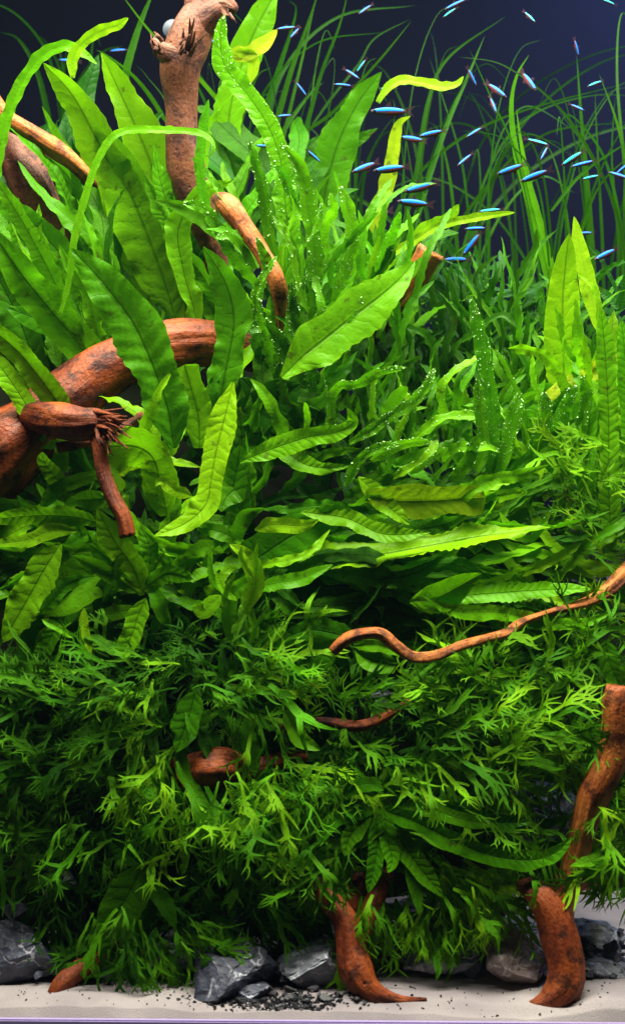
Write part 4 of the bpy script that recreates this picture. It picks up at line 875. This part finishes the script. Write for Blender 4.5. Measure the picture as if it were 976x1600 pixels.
# ------------------------------------------------------------------ lace ferns: (x, y, depth, n, direction, half-spread, min len, max len, tone lo, hi, box half width, label)
LACE = [
 (255, 1050, .045, 26, 200, 70, 60, 110, .3, .6, 40, 'lacy fern tuft crowding the pale sprouts from the left'),
 (60, 1080, .05, 34, 170, 80, 70, 130, .25, .52, 50, 'lacy fern tuft at the left edge just below the drooping serrated leaves'),
 (170, 1070, .048, 36, 200, 70, 70, 130, .25, .55, 50, 'lacy fern tuft under the bright star of leaves'),
 (210, 1120, .055, 30, 190, 60, 80, 130, .35, .62, 45, 'lacy fern tuft with one broad bright tip left of the wavy hanging leaf'),
 (330, 1040, .05, 34, 60, 120, 60, 110, .2, .5, 55, 'lacy fern tuft between the pale sprouts and the wavy hanging leaf'),
 (400, 1050, .055, 34, 20, 70, 80, 140, .4, .7, 45, 'bright lacy fern tuft reaching right over the shaded middle'),
 (380, 1110, .06, 26, 330, 70, 60, 110, .35, .6, 45, 'small lacy fern tuft directly above the reddish lump'),
 (50, 1170, .06, 36, 200, 70, 70, 130, .18, .48, 55, 'dark lacy fern tuft at the left edge level with the reddish lump'),
 (150, 1180, .055, 36, 230, 80, 70, 130, .25, .58, 55, 'lacy fern tuft between the left edge and the reddish lump'),
 (240, 1200, .05, 34, 260, 60, 70, 130, .4, .72, 40, 'lacy fern tuft touching the left side of the reddish lump'),
 (60, 1270, .06, 34, 210, 70, 70, 120, .15, .42, 55, 'shaded lacy fern tuft above the blue-black corner stone'),
 (150, 1290, .055, 34, 250, 70, 70, 120, .18, .48, 50, 'shaded lacy fern tuft over the large smooth hanging leaf'),
 (300, 1260, .05, 38, 280, 70, 80, 140, .3, .66, 55, 'lacy fern tuft spilling down below the reddish lump'),
 (390, 1240, .045, 38, 280, 70, 80, 140, .4, .78, 50, 'bright lacy fern tuft right of the spill under the reddish lump'),
 (470, 1220, .045, 38, 290, 80, 70, 130, .4, .75, 50, 'bright lacy fern tuft left of the rosette over the central foot'),
 (340, 1340, .05, 34, 280, 60, 70, 120, .25, .5, 55, 'lacy fern tuft hanging over the veined dark block'),
 (430, 1330, .045, 36, 300, 60, 80, 130, .35, .7, 50, 'lacy fern tuft hanging over the smooth grey-blue stone'),
 (400, 1390, .045, 20, 300, 40, 70, 110, .3, .6, 30, 'lacy fern tips touching the smooth grey-blue stone from above'),
 (90, 1390, .06, 24, 280, 70, 60, 100, .12, .35, 45, 'dim lacy fern tuft lying on the blue-black corner stone'),
 (185, 1440, .030, 20, 262, 40, 80, 120, .25, .5, 40, 'lacy fern tuft trailing over the dark red stub at bottom left'),
 (330, 1440, .045, 18, 290, 50, 70, 110, .25, .5, 30, 'lacy fern tuft draped over the upper edge of the veined block'),
 (225, 1450, .026, 24, 275, 40, 85, 130, .25, .48, 35, 'lacy fern tuft trailing onto the sand under the large smooth leaf'),
 (300, 1455, .028, 16, 320, 35, 60, 100, .3, .5, 25, 'lacy fern tips trailing right in front of the veined block'),
 (135, 1500, .045, 14, 240, 60, 50, 80, .2, .4, 25, 'small lacy fern tuft above the dark red stub on the sand'),
 (290, 1400, .05, 26, 260, 70, 60, 110, .22, .45, 45, 'shaded lacy fern tuft between the large smooth leaf and the veined block'),
 (560, 1110, .07, 28, 30, 120, 60, 110, .25, .55, 45, 'lacy fern tuft beside the small grey stone under the twig'),
 (650, 1090, .06, 36, 20, 70, 70, 130, .35, .62, 50, 'lacy fern tuft below the lowest bend of the wavy twig'),
 (740, 1070, .055, 36, 60, 90, 70, 130, .42, .78, 50, 'lacy fern tuft with bright forked tips below the middle of the wavy twig'),
 (840, 1060, .06, 36, 30, 110, 60, 120, .3, .6, 55, 'lacy fern tuft above left of the orange-topped branch'),
 (930, 1000, .06, 30, 60, 110, 60, 110, .35, .68, 45, 'lacy fern tuft under the right end of the wavy twig'),
 (960, 1050, .075, 22, 100, 90, 50, 90, .3, .55, 30, 'lacy fern tuft right above the orange branch top'),
 (700, 1160, .055, 38, 0, 80, 70, 130, .35, .7, 55, 'lacy fern tuft with starry tips in the middle of the lower right bank'),
 (800, 1140, .05, 38, 10, 60, 80, 150, .4, .72, 50, 'lacy fern tuft sweeping right to the orange-topped branch'),
 (870, 1180, .06, 30, 340, 80, 60, 110, .3, .6, 40, 'lacy fern tuft left of the dark gap by the right branch'),
 (560, 1190, .055, 36, 300, 90, 60, 120, .3, .6, 55, 'lacy fern tuft right of the reddish lump'),
 (640, 1220, .05, 34, 320, 80, 60, 120, .35, .62, 50, 'lacy fern tuft above the smooth-leaved rosette'),
 (760, 1220, .05, 36, 350, 80, 70, 120, .38, .75, 50, 'lacy fern tuft with a bright fan tip over the long curved leaf'),
 (530, 1340, .04, 30, 250, 60, 70, 120, .38, .62, 35, 'lacy fern tuft covering the fork of the central foot'),
 (575, 1420, .035, 36, 270, 45, 70, 120, .45, .74, 30, 'bright lacy fern tuft hanging right beside the central foot'),
 (690, 1370, .045, 36, 300, 50, 80, 130, .38, .66, 45, 'lacy fern tuft hanging in front of the pale whitish stone'),
 (740, 1380, .04, 34, 310, 45, 80, 130, .42, .72, 35, 'lacy fern tuft hanging over the brown-grey stone'),
 (690, 1450, .035, 14, 275, 35, 60, 90, .48, .75, 14, 'bright tip of lacy fern dangling lowest over the open sand'),
 (790, 1310, .05, 26, 330, 70, 60, 110, .3, .5, 40, 'shaded lacy fern tuft under the long curved leaf'),
 (950, 1250, .04, 34, 300, 90, 70, 130, .5, .8, 35, 'bright lacy fern tuft at the right edge beside the right branch'),
 (965, 1330, .04, 30, 230, 70, 70, 120, .48, .78, 25, 'bright lacy fern tuft drooping over the right branch at the edge'),
 (930, 740, .085, 50, 80, 90, 50, 100, .55, .85, 55, 'bright feathery lace fern at the right edge under the yellow leaf'),  # tones raised here too, for the right-edge haze
 (950, 840, .085, 34, 60, 110, 50, 100, .4, .65, 45, 'feathery lace fern at the right edge above the twig end'),
 (860, 790, .11, 26, 90, 90, 50, 90, .35, .6, 45, 'feathery lace fern left of the brightest one at the right edge'),
 (110, 1440, .045, 22, 270, 50, 70, 110, .2, .48, 45, 'shaded lacy fern tuft hanging between the corner stone and the large smooth leaf'),
 (480, 1400, .045, 16, 260, 50, 60, 100, .3, .55, 25, 'small lacy fern tuft left of the forked top of the central foot'),
 (650, 1430, .04, 20, 280, 45, 60, 100, .38, .66, 35, 'lacy fern tuft between the central foot and the pale whitish stone'),
 (480, 1290, .05, 30, 270, 80, 60, 110, .3, .55, 45, 'lacy fern tuft above the left prong of the central foot'),
]
G2 = 'lace fern tufts covering the driftwood'
for (x, y, d, n_, a, sp, l0, l1, t0, t1, bw, lab) in LACE:
    if y > 1330 and x < 800: d += .008
    p = plant('lace_fern', x, y, d, lab, 'lace fern', G2)
    fill(p, 'lace', int(n_ * (.80 if y < 1330 else .8)), (x - bw, y - bw * .8, x + bw, y + bw * .8), (a - sp, a + sp), (l0 * (.65 if y < 1330 else .9), l1 * (1.02 if y < 1330 else 1.15)), (d - .014, d + .026), (t0, min(.80, t1 + .12)), (.0, .8) if y < 1330 else (-.15, .35))
    fill(p, 'needle', 7, (x - bw, y - bw, x + bw, y + bw), (a - sp, a + sp), (l0 * .7, l1 * .8), (d - .005, d + .02), (t0, t1), (.0, .6))
    fill(p, 'broad', 3, (x - bw, y - bw, x + bw, y + bw), (a - sp, a + sp), (l0 * .7, l1 * .8), (d, d + .02), (t0, (t0 + t1) / 2), (.0, .6))
    fill(p, 'lace', int(n_ * .30), (x - bw * 1.2, y - bw, x + bw * 1.2, y + bw), (a - sp * 1.5, a + sp * 1.5), (l0, l1), (d + .02, d + .055), (t0 - .3, t1 - .28), (-.2, .5)) if y < 1330 else None  # same fronds in darker tones, painting shade into the back layer
# the shaded inner growth, too crowded to count
tg = None
def stuff_leaves(name, label, spec, cat):
    VV = []; FF = []; UV = []; off = 0; r = random.Random(77)
    for kind, n, b, ang, ln, dp in spec:
        for i in range(n):
            me = r.choice(UNITS[kind]); co = np.empty(len(me.vertices) * 3); me.vertices.foreach_get('co', co); co = co.reshape(-1, 3)
            a = radians(r.uniform(*ang)); e = r.uniform(-.4, .6); D = Vector((cos(a) * cos(e), -sin(e), sin(a) * cos(e))).normalized()
            Fv = Vector((r.uniform(-.6, .6), -1, r.uniform(.1, 1))); X = D.cross(-Fv).normalized(); Y = D.cross(X).normalized()
            if Y.dot(Fv) > 0: X = -X; Y = -Y
            d = r.uniform(*dp); s = M(r.uniform(*ln), d); R = np.array(Matrix((X, Y, D)).transposed()) * s
            VV.append(co @ R.T + np.array(P(r.uniform(b[0], b[2]), r.uniform(b[1], b[3]), d)))
            FF += [tuple(v + off for v in q.vertices) for q in me.polygons]; off += len(co)
            uv = np.zeros((len(co), 2))
            vi = np.empty(len(me.loops), np.int32); me.loops.foreach_get('vertex_index', vi); lu = np.empty(len(me.loops) * 2, np.float32); me.uv_layers[0].data.foreach_get('uv', lu)
            uv[vi] = lu.reshape(-1, 2); UV.append(uv)
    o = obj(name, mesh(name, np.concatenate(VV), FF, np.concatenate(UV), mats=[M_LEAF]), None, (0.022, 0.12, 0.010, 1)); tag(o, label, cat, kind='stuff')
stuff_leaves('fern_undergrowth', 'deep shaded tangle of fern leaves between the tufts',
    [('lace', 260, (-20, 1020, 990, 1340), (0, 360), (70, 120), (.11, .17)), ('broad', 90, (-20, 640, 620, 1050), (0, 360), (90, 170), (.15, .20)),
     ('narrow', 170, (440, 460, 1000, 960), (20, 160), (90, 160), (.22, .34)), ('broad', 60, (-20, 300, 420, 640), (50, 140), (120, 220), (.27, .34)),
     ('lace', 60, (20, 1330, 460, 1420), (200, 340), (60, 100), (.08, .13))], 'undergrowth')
# thin brown root threads at the right
pr_ = tag(empty('root_thread', P(900, 860, .1)), 'pale thin root threads drooping below the bubbly leaves at the right', 'roots')
for q, pts in enumerate([[(838, 760, .1, 1.4), (870, 755, .1, 1.6), (900, 740, .1, 1.5), (925, 728, .1, 1)], [(885, 760, .1, 1.2), (888, 780, .1, 1.2), (905, 785, .1, 1)], [(880, 765, .1, .9), (890, 800, .1, .9), (915, 840, .1, .7)]]):
    V, F, uv = tube(pts, q, nr=6); obj('root', mesh('root', V - np.array(pr_.location), F, uv, mats=[M_WOOD_PINK]), pr_)

# ------------------------------------------------------------------ fish
def fish_meshes():
    n, nr = 18, 14; t = np.linspace(0, 1, n)
    top = 0.095 * np.sin(pi * np.clip(t * .86 + .07, 0, 1)) ** .75; bot = 0.11 * np.sin(pi * np.clip(t * .86 + .05, 0, 1)) ** .8
    wd = 0.068 * np.sin(pi * np.clip(t * .80 + .10, 0, 1)) ** .7; x = t * .80
    def pt(j, a, k=1.0): return (x[j], -cos(a) * wd[j] * k, sin(a) * (top[j] if sin(a) > 0 else bot[j]) * k)
    V = [pt(j, 2 * pi * i / nr) for j in range(n) for i in range(nr)]
    F = [(j * nr + i, j * nr + (i + 1) % nr, (j + 1) * nr + (i + 1) % nr, (j + 1) * nr + i) for j in range(n - 1) for i in range(nr)]
    F += [tuple(range(nr - 1, -1, -1)), tuple((n - 1) * nr + i for i in range(nr))]
    body = mesh('body', V, F, mats=[M_FISH_BODY, M_FISH_BACK, M_FISH_RED])
    for k, f in enumerate(body.polygons):
        c = f.center; body.polygons[k].material_index = 1 if c.z > .075 else (2 if c.z < -.01 and c.x > .36 else 0)
    def shell(a0, a1, s0, s1, k, mat, nm):
        js = [j for j in range(n) if s0 <= t[j] <= s1]; m = 4; VV = []
        for j in js:
            for q in range(m + 1): VV.append(pt(j, a0 + (a1 - a0) * q / m, k))
        FF = [(j * (m + 1) + q, j * (m + 1) + q + 1, (j + 1) * (m + 1) + q + 1, (j + 1) * (m + 1) + q) for j in range(len(js) - 1) for q in range(m)]
        return mesh(nm, VV, FF, mats=[mat])
    near = {m.name: shell(.12, 1.10, .06, .97, 1.06, m, 'stripe') for m in (M_FISH_BLUE, M_FISH_CYAN)}
    far = {m.name: shell(pi - .12, pi - 1.10, .06, .97, 1.06, m, 'stripe') for m in (M_FISH_BLUE, M_FISH_CYAN)}
    def fin(pts, nm, mat=M_FIN):
        VV = [(a, -.003, b) for a, b in pts] + [(a, .003, b) for a, b in pts]; k = len(pts)
        FF = [tuple(range(k)), tuple(range(2 * k - 1, k - 1, -1))] + [(i, i + k, (i + 1) % k + k, (i + 1) % k) for i in range(k)]
        return mesh(nm, VV, FF, smooth=False, mats=[mat])
    tail = fin([(.78, .035), (.90, .09), (1.02, .12), (.94, .0), (1.01, -.12), (.90, -.09), (.78, -.03)], 'tail_fin')
    dors = fin([(.34, .11), (.40, .20), (.46, .21), (.48, .11)], 'dorsal_fin'); anal = fin([(.46, -.10), (.52, -.19), (.58, -.16), (.68, -.07)], 'anal_fin')
    bm = bmesh.new(); bmesh.ops.create_uvsphere(bm, u_segments=10, v_segments=6, radius=.032); eye = bpy.data.meshes.new('eye'); bm.to_mesh(eye); bm.free(); eye.materials.append(M_EYE)
    return body, near, far, tail, dors, anal, eye
FM = fish_meshes(); FL = .0345
def fish(x, y, Lp, ang, label, flip=0, cyan=0, d=None, roll=0):
    d = rnd.uniform(.20, .30) if d is None else d
    full = FL * .78 / M(1, d); yaw = math.acos(max(.97, min(1, Lp / full))) * rnd.choice([-1, 1])
    s = FL * (1.0 if Lp >= full * .97 and Lp <= full else (max(.5, Lp / full / .97) if Lp < full else Lp / full))
    a = radians(ang); sg = 1 if flip else -1
    H = Vector((sg * cos(a) * cos(yaw), sin(yaw), sg * sin(a) * cos(yaw)))       # towards the head
    U = Vector((-sin(a), 0, cos(a))); U = (U - H * U.dot(H)).normalized() if U.z > 0 else (-U + H * U.dot(H)).normalized()
    U = (U + Vector((0, -.35 + roll, 0))); U = (U - H * U.dot(H)).normalized()
    X = -H; Y = U.cross(X).normalized(); R = Matrix((X, Y, U)).transposed().to_4x4()
    root = empty('tetra', P(x, y, d) - X * s * .42); root.matrix_world = Matrix.Translation(P(x, y, d) - X * s * .42) @ R @ Matrix.Diagonal((s, s, s * (1.0 if Lp > 33 else .72), 1))
    tag(root, label, 'fish', 'blue striped tetras swimming in a school')
    mk = (M_FISH_CYAN if cyan else M_FISH_BLUE).name
    obj('body', FM[0], root); obj('stripe', FM[1][mk], root); obj('stripe', FM[2][mk], root)
    obj('tail_fin', FM[3], root); obj('dorsal_fin', FM[4], root); obj('anal_fin', FM[5], root)
    for q in (-1, 1): e = obj('eye', FM[6], root); e.location = (.085, q * .048, .012)
FISH = [
 (607, 174, 52, 0, 'largest level tetra under the yellow leaf, head left'), (643, 217, 34, -12, 'left tetra of the touching pair beside the hooked leaf'),
 (673, 209, 34, 10, 'right tetra of the touching pair beside the hooked leaf'), (655, 293, 46, 16, 'plump tetra swimming down left in the centre of the school'),
 (608, 264, 46, 5, 'long tetra crossing the small yellow-green leaf'), (568, 262, 38, 26, 'tetra nosing down left behind the one crossing the hooked leaf'),
 (586, 336, 42, 18, 'plump tetra lowest left of the school above the fern'), (535, 133, 26, 0, 'small silvery tetra beside the top of the tall soft leaf'),
 (550, 116, 26, -38, 'slim tetra slanting down right near the tall soft leaf tip', 1), (564, 103, 18, 52, 'tiny pale green tetra right above the slim slanting one', 0, 1),
 (737, 121, 26, -60, 'tetra diving just right of the level yellow leaf', 1), (776, 142, 34, -42, 'reddish tetra diving left of the bright arching blade', 1),
 (770, 165, 26, -72, 'thin tetra diving steeply under the reddish one', 1), (826, 128, 34, -58, 'long thin tetra diving right of the bright arching blade', 1),
 (928, 131, 24, 25, 'greenish tetra alone at upper right by the slanting blade', 0, 1), (901, 168, 18, -30, 'short tetra in front of the tall upright blade', 1),
 (740, 207, 28, 35, 'thin tetra in open water right of the touching pair'), (725, 250, 28, 42, 'thin tetra below the open water one, nose down left'),
 (839, 222, 32, -20, 'pale tetra meeting another head to tail at right', 1, 1), (849, 240, 20, 62, 'short tetra tucked under the pale one at right'),
 (796, 265, 38, 18, 'tetra crossing the bright arching blade'), (834, 275, 40, 20, 'reddish-bellied tetra right of the bright arching blade'),
 (893, 248, 34, 32, 'thin greenish tetra slanting up toward the right', 0, 1), (909, 256, 32, 12, 'tetra just below right of the thin greenish one'),
 (922, 277, 24, 10, 'faint small tetra under the pair at right', 0, 1), (966, 274, 30, -22, 'lower tetra cut by the right edge'), (972, 263, 24, 38, 'upper tetra cut by the right edge'),
 (645, 317, 46, -3, 'thin level tetra under the plump central one'), (765, 329, 32, 3, 'thin greenish level tetra above the narrow yellow leaf tip', 0, 1),
 (742, 357, 30, 0, 'short level tetra below the narrow yellow leaf'), (736, 382, 38, 52, 'tetra climbing steeply above the sawn branch end'),
 (913, 364, 20, 0, 'tiny level tetra right of the slim bright leaf'), (944, 398, 36, 28, 'tetra low at the right near the slim bright leaf'),
 (711, 7, 32, 22, 'upper tetra of the pair at the top edge right of centre'), (702, 20, 20, 32, 'pale lower tetra of the pair at the top edge', 0, 1),
 (570, 15, 24, 40, 'dim tetra at the top edge left of the pair'), (827, 27, 14, -50, 'tiny tetra near the top right of centre', 1, 1),
 (900, 75, 18, -72, 'tiny tetra hanging nose down above the tall upright blade', 1), (949, 3, 16, -15, 'greenish tetra cut by the top edge at far right', 0, 1),
 (490, 244, 24, -40, 'tetra diving at the left margin of the tall soft leaf', 1), (711, 406, 36, 4, 'tetra swimming level in front of the sawn branch end'),
 (447, 44, 28, 12, 'level tetra touching the bright yellow leaf tip'), (460, 52, 20, 52, 'short tetra right under the one at the yellow leaf tip'),
 (470, 139, 24, -50, 'tetra alone between the bubbly fern and the slanting blade', 1), (444, 181, 22, 10, 'small silvery tetra at the edge of the bubbly fern'),
 (411, 228, 14, 0, 'tiny blue tetra half hidden in the bubbly fern'), (330, 66, 14, 20, 'tiny blue tetra right behind the stump top'), (605, 138, 20, 0, 'faint greenish tetra behind the level yellow leaf', 0, 1),
]
for f in FISH: fish(*f[:5], *(f[5:]))
fish(107, 95, 28, 0, 'faint reflected tetra modelled as a fish in the dark upper left, lower of two', d=.40); fish(185, 79, 26, 0, 'faint reflected tetra modelled as a fish in the dark upper left, higher of two', d=.40)  # two blurred fish reflections, added as dim solid tetras
# pale disc modelled in place of a round whitish reflection beside the stump
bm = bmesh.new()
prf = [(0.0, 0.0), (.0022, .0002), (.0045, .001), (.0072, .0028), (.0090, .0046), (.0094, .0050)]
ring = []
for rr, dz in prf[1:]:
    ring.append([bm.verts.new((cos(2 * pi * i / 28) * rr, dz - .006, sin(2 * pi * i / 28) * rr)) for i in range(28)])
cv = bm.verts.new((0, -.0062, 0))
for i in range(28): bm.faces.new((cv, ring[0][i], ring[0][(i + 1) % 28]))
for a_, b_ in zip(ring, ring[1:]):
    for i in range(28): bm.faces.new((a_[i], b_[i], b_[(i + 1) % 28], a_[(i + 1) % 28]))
me = bpy.data.meshes.new('reflection_disc'); bm.to_mesh(me); bm.free(); me.materials.append(M_DISC); me.polygons.foreach_set('use_smooth', [True] * len(me.polygons))
so = obj('reflection_disc', me); so.location = P(270, 46, .30); tag(so, 'pale round disc standing in for a reflection in the dark beside the torn stump top', 'round reflection')
